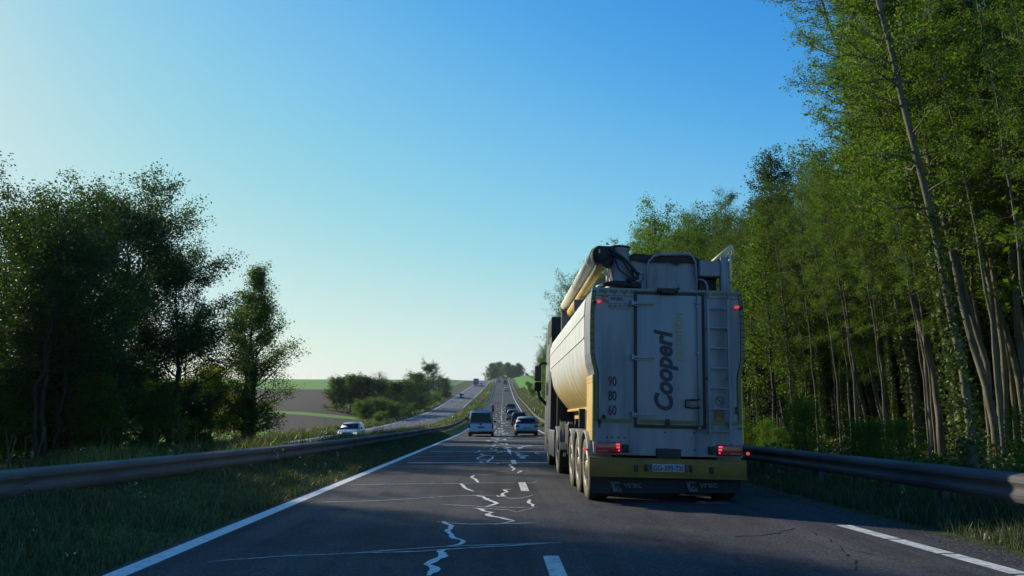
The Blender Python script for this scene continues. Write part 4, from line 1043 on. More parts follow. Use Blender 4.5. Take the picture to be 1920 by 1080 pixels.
def car(name, cat, label, x, y, mat, style='hatch', L=4.2, W=1.8, H=1.5, oncoming=False, zf=mzr, lights=False, group=None, slope=None, trim=None):
    w = W/2
    belt = 0.62*H if style != 'van' else 0.52*H
    hood = belt-0.08 if style != 'van' else belt-0.02
    e = empty(name, (x, y, zf(y)+0.01)); tag(e, label, cat, group)
    dz = (zf(y+L)-zf(y))/L
    if oncoming:
        e.rotation_euler = (0, 0, math.pi); e.location = (x, y+L, zf(y+L)+0.01)
        dz = -dz
        e.rotation_euler = Matrix.Rotation(math.pi, 3, 'Z').to_euler()
        e.rotation_euler = (Matrix.Rotation(math.pi, 3, 'Z') @ Matrix.Rotation(math.atan(dz), 3, 'X')).to_euler()
    else: e.rotation_euler = (math.atan(dz), 0, 0)
    m = MB()
    loft(m, [rring(0.02, w*0.86, 0.42, belt-0.14, 0.1), rring(0.07, w*0.95, 0.33, belt-0.05, 0.1), rring(0.3, w, 0.25, belt, 0.1), rring(0.85, w, 0.22, belt+0.01, 0.08),
             rring(L*0.5, w, 0.21, belt, 0.07), rring(L-1.15, w, 0.22, belt-0.02, 0.08), rring(L-0.45, w*0.98, 0.24, hood-0.07, 0.1), rring(L-0.12, w*0.92, 0.28, hood-0.2, 0.1), rring(L, w*0.80, 0.34, hood-0.34, 0.08)])
    m.build('body', mat, e)
    if style == 'van': r0, r1, f1, f0, tw, bw = 0.06, 0.16, L-1.75, L-0.75, 0.86, 0.965
    elif style == 'suv': r0, r1, f1, f0, tw, bw = 0.10, 0.38, L-2.0, L-1.15, 0.80, 0.95
    elif style == 'coupe': r0, r1, f1, f0, tw, bw = 0.25, 1.15, L-1.95, L-1.15, 0.74, 0.93
    else: r0, r1, f1, f0, tw, bw = 0.12, 0.62, L-1.95, L-1.1, 0.77, 0.94
    zb, zt = belt-0.03, H
    def cr(y_, ww, z): return (y_, ww, z)
    def ringc(yb, yt, side):  # one end of the cabin: outline from belt to roof
        return [(w*bw, yb, zb), (w*(bw*0.55+tw*0.45), yb+(yt-yb)*0.45, zb+(zt-zb)*0.5), (w*tw, yb+(yt-yb)*0.9, zt-0.10), (w*tw*0.90, yt, zt-0.03), (w*tw*0.5, yt, zt+0.005)]
    A = ringc(r0, r1, 0); B = ringc(f0, f1, 1)
    mid = [(px, (A[i][1]+B[i][1])/2, pz+(0.015 if i > 2 else 0)) for i, (px, _, pz) in enumerate(A)]
    full = lambda h: [tuple(p) for p in h] + [(-p[0], p[1], p[2]) for p in reversed(h)]
    m = MB(); loft(m, [full(A), full(mid), full(B)]); m.build('cabin', mat, e)
    def lerp(a, b, t): return Vector(a)*(1-t)+Vector(b)*t
    # panes
    g0, g1 = (0.10, 0.80) if style != 'van' else (0.05, 0.83)
    def endpane(nm, yb, yt, d, inx=0.07):
        pb = Vector((w*bw-inx, yb, zb)); pt = Vector((w*tw-inx*0.8, yt, zt-0.02))
        a, b = lerp(pb, pt, g0), lerp(pb, pt, g1)
        m = MB(); sgn = -1 if d < 0 else 1
        n_ = Vector((0, sgn*(zt-zb), abs(yt-yb)))
        panel(m, [a, b, (-b.x, b.y, b.z), (-a.x, a.y, a.z)], n_, 0.02); m.build(nm, M['glass_dark'], e)
    endpane('rear_window', r0, r1, -1, 0.09 if style != 'van' else 0.13); endpane('windscreen', f0, f1, 1)
    for s in (-1, 1):
        def sp(y_, t): return Vector((s*(w*bw+(w*tw-w*bw)*t), y_, zb+(zt-0.06-zb)*t))
        ybk = r0+(r1-r0)*0.5+0.35; yfw = f1+(f0-f1)*0.45-0.1; m_ = (ybk+yfw)/2
        for (u0, u1) in ((ybk, m_-0.05), (m_+0.05, yfw)):
            m = MB(); t0, t1 = 0.16, 0.86
            panel(m, [sp(u0, t0), sp(u0+0.1, t1), sp(u1-(0.1 if u1 < yfw else 0.4), t1), sp(u1, t0)], (s, 0, 0.3), 0.014); m.build('side_window', M['glass_dark'], e)
        # wheels, lamps, mirrors
        for wy in (0.75, L-0.85):
            r = 0.32 if style != 'suv' else 0.34
            m = MB(); m.lathe([(0, r*0.6), (0, r*0.95), (-s*0.02, r), (-s*0.2, r), (-s*0.21, r*0.6)], (s*(w+0.005), wy, r), 'x', 18); t_ = m.build('wheel', M['tyre'], e)
            m = MB(); m.lathe([(-s*0.005, r*0.6), (-s*0.03, r*0.5), (-s*0.01, 0)], (s*(w+0.005), wy, r), 'x', 12); m.build('rim', M['rim'], t_)
        m = MB()
        if style == 'van': m.box(*sorted((s*(w-0.12), s*(w-0.005))), 0.005, 0.16, belt-0.40, belt-0.02, 0.02)
        elif style == 'suv': m.box(*sorted((s*(w-0.16), s*(w-0.01))), 0.02, 0.25, belt-0.28, belt+0.06, 0.03)
        else: m.box(*sorted((s*(w-0.34), s*(w-0.03))), 0.015, 0.26, belt-0.26, belt-0.08, 0.03)
        m.build('tail_lamp', M['tail'], e)
        m = MB(); m.box(*sorted((s*(w-0.42), s*(w-0.07))), L-0.22, L-0.03, hood-0.33, hood-0.17, 0.04); m.build('headlight', M['lamp_on'] if lights else M['lamp_clear'], e)
        m = MB(); m.box(*sorted((s*(w+0.01), s*(w+0.20))), f0-0.25, f0-0.12, belt+0.0, belt+0.16, 0.03); m.build('wing_mirror', M['plastic'], e)
    m = MB(); m.box(-w*0.93, w*0.93, -0.01, 0.3, 0.25, 0.42 if style != 'van' else 0.36, 0.04); m.build('rear_bumper', trim or M['plastic'], e)
    if style == 'van':
        m = MB(); m.box(-w*0.96, w*0.96, -0.03, 0.3, 0.37, 0.62, 0.05); m.build('rear_bumper', mat, e)
        m = MB(); m.lathe([(0, 0), (0, 0.07), (0.02, 0.075)], (0, -0.01, belt-0.1), 'y', 16); m.build('badge', M['plastic'], e)
    m = MB(); pz = belt-0.32 if style != 'suv' else belt-0.3
    m.box(-0.26, 0.26, -0.012, 0.08, pz-0.055, pz+0.055, 0.005); m.build('number_plate', M['plate'] if style != 'van' else M['plate_blue'], e)
    m = MB(); m.box(-w*0.7, w*0.7, L-0.05, L+0.012, 0.33, 0.48, 0.02); m.box(-w*0.4, w*0.4, L-0.12, L-0.02, 0.52, hood-0.24, 0.01); m.build('grille', M['plastic'], e)
    m = MB(); m.box(-w*0.8, w*0.8, 0.4, L-0.4, 0.17, 0.24); m.build('underbody', M['plastic'], e)
    return e

car('passenger_van', 'van', 'white passenger van with a dark rear window in the left lane ahead', -1.22, 59.5, M['van_white'], 'van', 4.9, 1.92, 1.97)
car('parked_car'.replace('parked_', ''), 'car', 'white hatchback just ahead of the lorry, nearest car in the right lane', 2.35, 61.5, M['car_white'], 'hatch', 4.1, 1.80, 1.50)
car('car', 'car', 'dark tall car with a lit pale edge, directly ahead of the nearest white hatchback', 2.75, 97, M['car_black'], 'suv', 4.4, 1.85, 1.66, trim=M['car_grey'])
car('car', 'car', 'silver car half hidden beyond the dark tall car in the right lane', 2.35, 115, M['car_silver'], 'suv', 4.4, 1.82, 1.62)
car('car', 'car', 'dark estate car furthest ahead of the close queue in the right lane', 2.6, 146, M['car_grey'], 'suv', 4.5, 1.85, 1.60)
car('car', 'car', 'small white car alone part way up the hill in the right lane', 3.75, 318, M['car_white'], 'hatch', 4.2, 1.8, 1.48)
car('car', 'car', 'dark van near the hilltop in the right lane, above the lone white car', 4.35, 405, M['car_black'], 'van', 5.0, 2.0, 2.2)
car('car', 'car', 'pale car near the hilltop in the left lane', 1.1, 440, M['car_silver'], 'suv', 4.4, 1.85, 1.6)
car('car', 'car', 'white oncoming car behind the tall grass of the median, nearest on the other carriageway', -13.0, 68, M['car_white'], 'hatch', 4.3, 1.82, 1.50, oncoming=True, zf=ozr, lights=True)
car('car', 'car', 'dark oncoming car climbing from the hill on the other carriageway', -13.1, 283, M['car_black'], 'hatch', 4.3, 1.8, 1.45, oncoming=True, zf=ozr, lights=True)
car('car', 'car', 'pale oncoming car following the blue lorry on the other carriageway', -8.2, 404, M['car_silver'], 'hatch', 4.3, 1.8, 1.45, oncoming=True, zf=ozr, lights=True)

# oncoming blue lorry
def lorry(x, y):
    e = empty('box_lorry', (x, y, ozr(y))); e.rotation_euler = (math.atan((ozr(y+12)-ozr(y))/12), 0, 0)
    tag(e, 'dark blue box lorry coming down the hill on the other carriageway', 'lorry')
    m = MB(); m.prism([(0.0, 0.45), (0.0, 1.5), (0.25, 2.9), (2.1, 3.0), (2.1, 0.45)], -1.22, 1.22, 'x'); m.build('cab', M['blue_paint'], e)
    m = MB(); m.prism([(0.012, 1.62), (0.215, 2.6), (0.235, 2.6), (0.035, 1.62)], -1.08, 1.08, 'x'); m.build('windscreen', M['glass_dark'], e)
    m = MB(); m.box(-1.27, 1.27, 2.4, 11.0, 1.0, 3.8, 0.04); m.build('cargo_box', M['blue_paint'], e)
    for s in (-1, 1):
        m = MB(); m.box(*sorted((s*0.75, s*1.1)), -0.02, 0.05, 0.65, 0.85, 0.02); m.build('headlight', M['lamp_on'], e)
        m = MB(); m.box(*sorted((s*1.25, s*1.45)), 0.2, 0.35, 1.6, 2.3, 0.03); m.build('wing_mirror', M['plastic'], e)
        for wy in (1.0, 8.6, 9.8):
            m = MB(); m.lathe([(0, 0), (0, 0.5), (-s*0.3, 0.5), (-s*0.3, 0)], (s*1.24, wy, 0.5), 'x', 18); m.build('wheel', M['tyre'], e)
    m = MB(); m.box(-1.1, 1.1, -0.04, 0.06, 0.4, 0.62, 0.02); m.build('bumper', M['plastic'], e)
lorry(-10.7, 392)
# small pale van on the side road
def on_side(y): return height(ox(y)-17.4, y)+0.02
car('car', 'van', 'white van on the narrow side road left of the other carriageway', ox(330)-17.0, 330, M['car_white'], 'van', 4.6, 1.85, 1.9, oncoming=True, zf=on_side)

# motorcycle and rider
def bike(x, y):
    z = mzr(y)
    e = empty('motorcycle', (x, y, z)); tag(e, 'dark motorcycle riding between the lanes just beyond the white van', 'motorcycle')
    for wy in (0.32, 1.72):
        m = MB(); m.lathe([(-0.06, 0.22), (-0.07, 0.29), (0, 0.32), (0.07, 0.29), (0.06, 0.22)], (0, wy, 0.32), 'x', 20); t_ = m.build('wheel', M['tyre'], e)
        m = MB(); m.lathe([(-0.03, 0.22), (-0.02, 0.0), (0.02, 0.0), (0.03, 0.22)], (0, wy, 0.32), 'x', 12); m.build('rim', M['rim_dark'], t_)
    m = MB(); loft(m, [[(a*0.13, 0.15, 0.86+b*0.06) for a, b in ((1,0),(0,1),(-1,0),(0,-1))], [(a*0.17, 0.6, 0.80+b*0.10) for a, b in ((1,0),(0,1),(-1,0),(0,-1))], [(a*0.2, 1.1, 0.9+b*0.16) for a, b in ((1,0),(0,1),(-1,0),(0,-1))], [(a*0.14, 1.4, 0.9+b*0.1) for a, b in ((1,0),(0,1),(-1,0),(0,-1))]]); m.build('tank_and_seat', M['car_black'], e)
    m = MB(); m.box(-0.17, 0.17, 0.75, 1.25, 0.3, 0.72, 0.06); m.build('engine', M['black_metal'], e)
    m = MB(); m.tube([(0, 1.72, 0.32), (0, 1.45, 0.98)], 0.035, 8); m.tube([(-0.38, 1.32, 1.05), (0, 1.45, 1.02), (0.38, 1.32, 1.05)], 0.018, 8); m.build('fork', M['black_metal'], e)
    m = MB(); m.tube([(0.14, 0.95, 0.35), (0.17, 0.2, 0.42)], 0.05, 8); m.build('exhaust', M['rim'], e)
    m = MB(); m.prism([(1.45, 0.95), (1.62, 1.0), (1.5, 1.32), (1.42, 1.3)], -0.15, 0.15, 'x'); m.build('windshield', M['glass_dark'], e)
    m = MB(); m.box(-0.07, 0.07, 0.1, 0.15, 0.80, 0.86, 0.01); m.build('tail_lamp', M['tail'], e)
    # the rider: one skinned body
    J = {'pel': ((0, 0.62, 0.92), 0.15), 'sp': ((0, 0.68, 1.15), 0.14), 'ch': ((0, 0.80, 1.36), 0.165), 'ne': ((0, 0.88, 1.50), 0.06), 'hd': ((0, 0.92, 1.60), 0.09),
         'shl': ((-0.19, 0.82, 1.42), 0.07), 'ell': ((-0.34, 0.98, 1.20), 0.05), 'hal': ((-0.36, 1.30, 1.07), 0.038), 'shr': ((0.19, 0.82, 1.42), 0.07), 'elr': ((0.34, 0.98, 1.20), 0.05), 'har': ((0.36, 1.30, 1.07), 0.038),
         'hil': ((-0.12, 0.64, 0.88), 0.10), 'knl': ((-0.22, 1.02, 0.74), 0.075), 'anl': ((-0.2, 0.72, 0.38), 0.048), 'tol': ((-0.2, 0.88, 0.33), 0.035), 'hir': ((0.12, 0.64, 0.88), 0.10), 'knr': ((0.22, 1.02, 0.74), 0.075), 'anr': ((0.2, 0.72, 0.38), 0.048), 'tor': ((0.2, 0.88, 0.33), 0.035)}
    E_ = [('pel', 'sp'), ('sp', 'ch'), ('ch', 'ne'), ('ne', 'hd'), ('ch', 'shl'), ('shl', 'ell'), ('ell', 'hal'), ('ch', 'shr'), ('shr', 'elr'), ('elr', 'har'), ('pel', 'hil'), ('hil', 'knl'), ('knl', 'anl'), ('anl', 'tol'), ('pel', 'hir'), ('hir', 'knr'), ('knr', 'anr'), ('anr', 'tor')]
    ks = list(J); me = bpy.data.meshes.new('rider_body'); me.from_pydata([J[k][0] for k in ks], [(ks.index(a), ks.index(b)) for a, b in E_], [])
    p = link('person', me); tag(p, 'rider in dark clothes and helmet sitting on the motorcycle', 'person'); p.location = (x, y, z)
    sk = p.modifiers.new('skin', 'SKIN')
    for i, k in enumerate(ks): me.skin_vertices[0].data[i].radius = (J[k][1], J[k][1])
    me.skin_vertices[0].data[0].use_root = True
    p.modifiers.new('sub', 'SUBSURF').render_levels = 1
    me.materials.append(M['plastic'])
    m = MB(); m.lathe([(-0.14, 0.0), (-0.13, 0.07), (-0.08, 0.12), (0.0, 0.145), (0.08, 0.13), (0.13, 0.08), (0.155, 0.0)], (0, 0.93, 1.64), 'z', 18); m.build('helmet', M['car_grey'], p)
bike(-0.75, 139)

# ------------------------------------------------------------------ trees, shrubs and grass
def tubes(P, R, n):
    """P (B,K,3), R (B,K) -> verts, quads"""
    B, K, _ = P.shape
    T = np.empty_like(P); T[:, 1:-1] = P[:, 2:]-P[:, :-2]; T[:, 0] = P[:, 1]-P[:, 0]; T[:, -1] = P[:, -1]-P[:, -2]
    T /= np.linalg.norm(T, axis=2, keepdims=True)+1e-9
    a = np.where(np.abs(T[:, :1, 2:3]) > 0.8, np.array([1.0, 0, 0]), np.array([0, 0, 1.0]))
    U = np.cross(T, np.broadcast_to(a, T.shape)); U /= np.linalg.norm(U, axis=2, keepdims=True)+1e-9
    W = np.cross(T, U)
    an = 2*np.pi*np.arange(n)/n
    V = P[:, :, None, :] + (U[:, :, None, :]*np.cos(an)[None, None, :, None] + W[:, :, None, :]*np.sin(an)[None, None, :, None])*R[:, :, None, None]
    idx = np.arange(B*K*n).reshape(B, K, n)
    a0 = idx[:, :-1, :]; a1 = np.roll(a0, -1, axis=2); b0 = idx[:, 1:, :]; b1 = np.roll(b0, -1, axis=2)
    return V.reshape(-1, 3), np.stack([a0, a1, b1, b0], axis=-1).reshape(-1, 4)

def join(parts):
    vs = []; fs = []; o = 0
    for v, f in parts: vs.append(v); fs.append(f+o); o += len(v)
    return np.concatenate(vs), np.concatenate(fs)

def leaves(rg, C, size, up=0.35, aspect=0.62, spread=None):
    """one folded rhombus per centre"""
    N = len(C)
    d = rg.normal(size=(N, 3)); d[:, 2] *= 0.6; d /= np.linalg.norm(d, axis=1, keepdims=True)
    nrm = rg.normal(size=(N, 3)); nrm[:, 2] += up*2; nrm -= d*(nrm*d).sum(1, keepdims=True); nrm /= np.linalg.norm(nrm, axis=1, keepdims=True)
    s = np.cross(d, nrm)
    L = (size*rg.uniform(0.6, 1.3, N))[:, None]
    V = np.empty((N, 4, 3))
    V[:, 0] = C - d*L*0.5; V[:, 2] = C + d*L*0.5
    V[:, 1] = C + s*L*aspect*0.5 + nrm*L*0.10 - d*L*0.05; V[:, 3] = C - s*L*aspect*0.5 + nrm*L*0.10 - d*L*0.05
    return V.reshape(-1, 3), np.arange(N*4).reshape(N, 4)

def unit(v): return v/(np.linalg.norm(v, axis=-1, keepdims=True)+1e-9)

def grow(seed, H, r0, first, nb, blen, rise, sub, sublen, nleaf, sigma, lsize, lean=(0, 0), wander=0.25, shape='round', curve=0.25, leafy=(0.25, 1.0), droop=0.0, trunks=1, gap=0.0, base_spread=0.3, bothin=0.02):
    rg = np.random.default_rng(seed)
    wood = []; LC = []
    for tk in range(trunks):
        K = 18; t = np.linspace(0, 1, K)
        h = H*(1 if tk == 0 else rg.uniform(0.72, 0.98))
        w = np.cumsum(rg.normal(0, wander/ K**0.5, (K, 2)), axis=0); w -= w[0]
        l = np.array(lean) + (rg.uniform(-1, 1, 2)*0.06*h if tk else 0)
        b0 = rg.uniform(-1, 1, 2)*base_spread if tk else np.zeros(2)
        TP = np.stack([b0[0]+w[:, 0]+l[0]*t**1.3, b0[1]+w[:, 1]+l[1]*t**1.3, h*t-0.3*(t == 0)], 1)
        rr = (r0*(1 if tk == 0 else 0.8))*(1-t)**0.85+bothin*0.6
        rr[0] *= 1.35
        wood.append(tubes(TP[None], rr[None], 9))
        n = int(nb/(1 if tk == 0 else 1.5)) if trunks > 1 else nb
        tb = first + (0.985-first)*np.sort(rg.uniform(0, 1, n)**0.9)
        O = np.stack([np.interp(tb, t, TP[:, i]) for i in range(3)], 1)
        q = (tb-first)/(1-first)
        if shape == 'round': ln = blen*np.sqrt(np.clip(1-(q*1.75-0.75)**2, 0.12, 1))
        elif shape == 'cone': ln = blen*(1-q*0.93)
        elif shape == 'column': ln = blen*(0.65+0.35*np.sin(np.clip(q*1.3, 0, 1)*np.pi))*(1-0.5*q**2)
        else: ln = blen*(1-0.72*q**1.6)*(0.55+0.45*np.minimum(1, q*4))
        ln = ln*rg.uniform(0.65, 1.15, n)
        az = np.arange(n)*2.399963+rg.uniform(0, 0.8, n)
        el = np.radians(rise[0]+(rise[1]-rise[0])*q+rg.normal(0, 9, n))
        D = np.stack([np.cos(az)*np.cos(el), np.sin(az)*np.cos(el), np.sin(el)], 1)
        KB = 7; s = np.linspace(0, 1, KB)
        wob = np.cumsum(rg.normal(0, 0.045, (n, KB, 3)), axis=1)*ln[:, None, None]; wob -= wob[:, :1]
        BP = O[:, None, :] + D[:, None, :]*(ln[:, None]*s)[:, :, None] + wob
        BP[:, :, 2] += curve*ln[:, None]*s**2 - droop*ln[:, None]*s**3
        br = np.interp(tb, t, rr)*0.42
        BR = np.maximum(br[:, None]*(1-s*0.85), bothin*0.35)
        wood.append(tubes(BP, BR, 5))
        # twigs
        m = n*sub
        bi = np.repeat(np.arange(n), sub); sp = rg.uniform(leafy[0], 1.0, m); sp[::sub] = 1.0
        kf = sp*(KB-1); k0 = np.minimum(kf.astype(int), KB-2); fr = (kf-k0)[:, None]
        TO = BP[bi, k0]*(1-fr)+BP[bi, k0+1]*fr
        bd = unit(BP[bi, -1]-BP[bi, 0])
        td = unit(bd*0.8+rg.normal(0, 0.62, (m, 3))+np.array([0, 0, 0.15]))
        tl = sublen*rg.uniform(0.5, 1.3, m)*(0.45+0.55*(ln[bi]/blen))
        KT = 4; s2 = np.linspace(0, 1, KT)
        wob = np.cumsum(rg.normal(0, 0.08, (m, KT, 3)), axis=1)*tl[:, None, None]; wob -= wob[:, :1]
        TPp = TO[:, None, :]+td[:, None, :]*(tl[:, None]*s2)[:, :, None]+wob
        TPp[:, :, 2] += 0.12*tl[:, None]*s2**2
        TR_ = np.maximum(bothin*0.5*(1-s2*0.7), bothin*0.15)[None, :]*np.ones((m, 1))
        wood.append(tubes(TPp, TR_, 3))
        # leaf clumps at a share of the twigs; gap = share of twigs left nearly bare
        keep = (rg.uniform(0, 1, m) > gap) & (rg.uniform(0, 1, m) < np.clip(ln[bi]/blen*2.4, 0.12, 1))
        ti = np.repeat(np.arange(m)[keep], nleaf)
        ls = rg.uniform(0.25, 1.08, len(ti))*(KT-1); k0 = np.minimum(ls.astype(int), KT-2); fr = (ls-k0)[:, None]
        c = TPp[ti, k0]*(1-fr)+TPp[ti, k0+1]*fr + rg.normal(0, 1, (len(ti), 3))*sigma*np.array([1, 1, 0.75])
        LC.append(c)
    wv, wf = join(wood)
    C = np.concatenate(LC); C = C[C[:, 2] > 0.25]
    lv, lf = leaves(rg, C, lsize)
    return (wv, wf), (lv, lf)

def ivy(seed, r, h, n, lean, H, size=0.10):
    rg = np.random.default_rng(seed)
    z = h*rg.uniform(0, 1, n)**1.1; a = rg.uniform(0, 2*np.pi, n); rad = r+rg.uniform(0.0, 0.16, n)*(1-z/h*0.5)
    t = z/H
    C = np.stack([lean[0]*t**1.3+rad*np.cos(a), lean[1]*t**1.3+rad*np.sin(a), z], 1)
    return leaves(rg, C, size, up=0.1, aspect=0.9)

M['bark_pale'] = bark_mat('pale_alder_bark', (0.05, 0.045, 0.033), (0.24, 0.215, 0.15))
M['bark_dark'] = bark_mat('dark_oak_bark', (0.02, 0.017, 0.013), (0.07, 0.06, 0.045))
M['leaf_spring'] = leaf_mat('fresh_spring_leaf', (0.022, 0.06, 0.008), (0.11, 0.215, 0.018), 0.47)
M['leaf_mid'] = leaf_mat('mid_green_leaf', (0.018, 0.05, 0.008), (0.085, 0.165, 0.018), 0.45)
M['leaf_dark'] = leaf_mat('dark_oak_leaf', (0.018, 0.045, 0.008), (0.042, 0.09, 0.014), 0.4)
M['leaf_larch'] = leaf_mat('blue_green_needles', (0.030, 0.065, 0.022), (0.06, 0.11, 0.03), 0.35)
M['leaf_ivy'] = leaf_mat('glossy_ivy_leaf', (0.03, 0.06, 0.015), (0.09, 0.14, 0.03), 0.2)
M['leaf_yellow'] = leaf_mat('yellow_green_leaf', (0.13, 0.19, 0.012), (0.28, 0.34, 0.02), 0.55)
M['leaf_brown'] = leaf_mat('brownish_bud_leaf', (0.07, 0.06, 0.02), (0.13, 0.11, 0.035), 0.4)

PROTO = {}
PCOUNT = {}
def proto(key, name, wood_mat, leaf_mat_, geo, iv=None, crown='crown'):
    (wv, wf), (lv, lf) = geo
    PROTO[key] = (name, np_mesh(name+'_trunk', wv, wf, wood_mat, smooth=True), np_mesh(name+'_crown', lv, lf, leaf_mat_), crown,
                  np_mesh(name+'_ivy', iv[0], iv[1], M['leaf_ivy']) if iv is not None else None)
def plant(key, x, y, label, cat='tree', group=None, s=1.0, rz=None, zs=None, z=None, with_trunk=True, tilt=(0, 0)):
    name, tm, cm, crown, im = PROTO[key]
    e = empty(name, (x, y, (height(x, y) if z is None else z)-0.05), RT.uniform(0, 6.28) if rz is None else rz)
    e.rotation_euler = (tilt[0], tilt[1], e.rotation_euler[2])
    e.scale = (s, s, s if zs is None else zs)
    tag(e, label, cat, group)
    link('trunk' if cat == 'tree' else 'stem', tm, e)
    link(crown, cm, e)
    if im is not None: link('ivy', im, e)
    return e
RT = random.Random(11)

# key                 name         wood            leaf
proto('alder1', 'alder_tree', M['bark_pale'], M['leaf_spring'], grow(1, 19, 0.082, 0.28, 84, 1.9, (-2, 28), 10, 0.5, 34, 0.10, 0.066, lean=(-2.6, 0.3), shape='tall', gap=0.12), ivy(2, 0.13, 5.5, 1500, (-2.6, 0.3), 19))
proto('alder2', 'alder_tree', M['bark_pale'], M['leaf_spring'], grow(3, 17.5, 0.085, 0.26, 80, 1.8, (-2, 28), 10, 0.5, 34, 0.10, 0.066, lean=(-2.2, -0.3), shape='tall', gap=0.15, trunks=2, base_spread=0.5))
proto('alder3', 'alder_tree', M['bark_pale'], M['leaf_mid'], grow(5, 18.5, 0.095, 0.30, 60, 2.7, (-4, 38), 10, 0.95, 30, 0.15, 0.085, lean=(-0.6, 0.6), shape='tall', gap=0.08), ivy(6, 0.16, 9.0, 2200, (-0.6, 0.6), 18.5))
proto('alder4', 'alder_tree', M['bark_pale'], M['leaf_spring'], grow(7, 16, 0.07, 0.30, 56, 2.2, (-5, 36), 9, 0.85, 28, 0.15, 0.082, lean=(0.5, 0.2), shape='tall', gap=0.1, trunks=3, base_spread=0.8))
proto('filler1', 'broadleaf_tree', M['bark_dark'], M['leaf_mid'], grow(9, 17, 0.16, 0.22, 66, 3.4, (0, 50), 9, 1.1, 19, 0.20, 0.155, shape='round'))
proto('filler2', 'broadleaf_tree', M['bark_dark'], M['leaf_spring'], grow(10, 14, 0.14, 0.18, 62, 3.0, (5, 55), 9, 1.0, 19, 0.20, 0.15, shape='column'))
proto('larch', 'larch_tree', M['bark_dark'], M['leaf_larch'], grow(12, 16.0, 0.17, 0.04, 150, 4.8, (-10, 20), 12, 0.9, 28, 0.16, 0.13, shape='cone', curve=0.05, wander=0.08))
proto('oak1', 'oak_tree', M['bark_dark'], M['leaf_dark'], grow(14, 17.5, 0.42, 0.24, 44, 8.6, (0, 52), 12, 2.1, 130, 0.42, 0.22, shape='round', wander=0.8, gap=0.12, bothin=0.05, leafy=(0.35, 1)))
proto('oak2', 'oak_tree', M['bark_dark'], M['leaf_dark'], grow(15, 17, 0.26, 0.18, 46, 6.2, (4, 56), 11, 1.8, 100, 0.40, 0.21, shape='round', wander=0.8, gap=0.14, bothin=0.05))
proto('poplar', 'ivy_clad_tree', M['bark_dark'], M['leaf_mid'], grow(16, 14, 0.22, 0.05, 90, 3.6, (14, 60), 10, 1.2, 46, 0.28, 0.17, shape='column', wander=0.5, gap=0.1, bothin=0.03), ivy(17, 0.4, 8.0, 3000, (0, 0), 14, 0.16))
proto('sparse', 'young_ash_tree', M['bark_dark'], M['leaf_mid'], grow(18, 10, 0.12, 0.15, 36, 3.0, (25, 60), 7, 1.2, 10, 0.25, 0.15, shape='round', gap=0.45, bothin=0.035))
proto('pole', 'slender_tree', M['bark_pale'], M['leaf_spring'], grow(31, 17, 0.058, 0.42, 56, 1.7, (-2, 28), 8, 0.5, 28, 0.10, 0.066, lean=(-1.5, 0.2), shape='tall', gap=0.15))
proto('pole_ivy', 'ivy_clad_tree', M['bark_pale'], M['leaf_mid'], grow(33, 16, 0.07, 0.42, 42, 2.4, (2, 34), 9, 0.7, 28, 0.13, 0.07, lean=(-0.8, 0.1), shape='tall', gap=0.15), ivy(34, 0.09, 7.0, 2600, (-0.8, 0.1), 16, 0.085))
proto('round', 'round_tree', M['bark_dark'], M['leaf_mid'], grow(32, 13, 0.4, 0.18, 54, 6.2, (-5, 75), 12, 1.8, 26, 0.55, 0.55, shape='round', curve=0.1, bothin=0.06))
proto('grove', 'multi_stemmed_tree', M['bark_dark'], M['leaf_dark'], grow(40, 13, 0.13, 0.34, 40, 3.6, (5, 55), 8, 1.2, 30, 0.24, 0.16, shape='round', wander=0.6, gap=0.3, trunks=3, base_spread=1.4, bothin=0.03))
proto('dense', 'hedgerow_tree', M['bark_dark'], M['leaf_mid'], grow(20, 9, 0.16, 0.04, 60, 3.4, (0, 70), 10, 1.2, 26, 0.36, 0.30, shape='round', bothin=0.03))
proto('dense_dark', 'hedgerow_tree', M['bark_dark'], M['leaf_dark'], grow(21, 9, 0.16, 0.04, 60, 3.2, (0, 70), 10, 1.2, 26, 0.34, 0.30, shape='round', bothin=0.03))
proto('bare', 'bare_tree', M['bark_dark'], M['leaf_brown'], grow(22, 9, 0.12, 0.2, 34, 3.0, (25, 60), 8, 1.2, 7, 0.3, 0.2, shape='round', gap=0.4, bothin=0.05))
proto('shrub', 'shrub', M['bark_dark'], M['leaf_spring'], grow(24, 2.6, 0.04, 0.04, 34, 1.3, (10, 70), 7, 0.5, 22, 0.14, 0.085, shape='round', bothin=0.012, trunks=2, base_spread=0.5), crown='foliage')
proto('shrub_mid', 'shrub', M['bark_dark'], M['leaf_mid'], grow(25, 2.2, 0.04, 0.04, 34, 1.4, (5, 65), 7, 0.5, 24, 0.15, 0.10, shape='round', bothin=0.012, trunks=2, base_spread=0.5), crown='foliage')
proto('shrub_yellow', 'shrub', M['bark_dark'], M['leaf_yellow'], grow(26, 4.6, 0.06, 0.04, 44, 2.3, (10, 65), 8, 0.8, 26, 0.22, 0.16, shape='round', bothin=0.02, trunks=2, base_spread=0.6), crown='foliage')
proto('bush_low', 'bush', M['bark_dark'], M['leaf_mid'], grow(27, 2.4, 0.05, 0.02, 40, 2.6, (0, 60), 8, 0.7, 24, 0.26, 0.26, shape='round', bothin=0.02), crown='foliage')

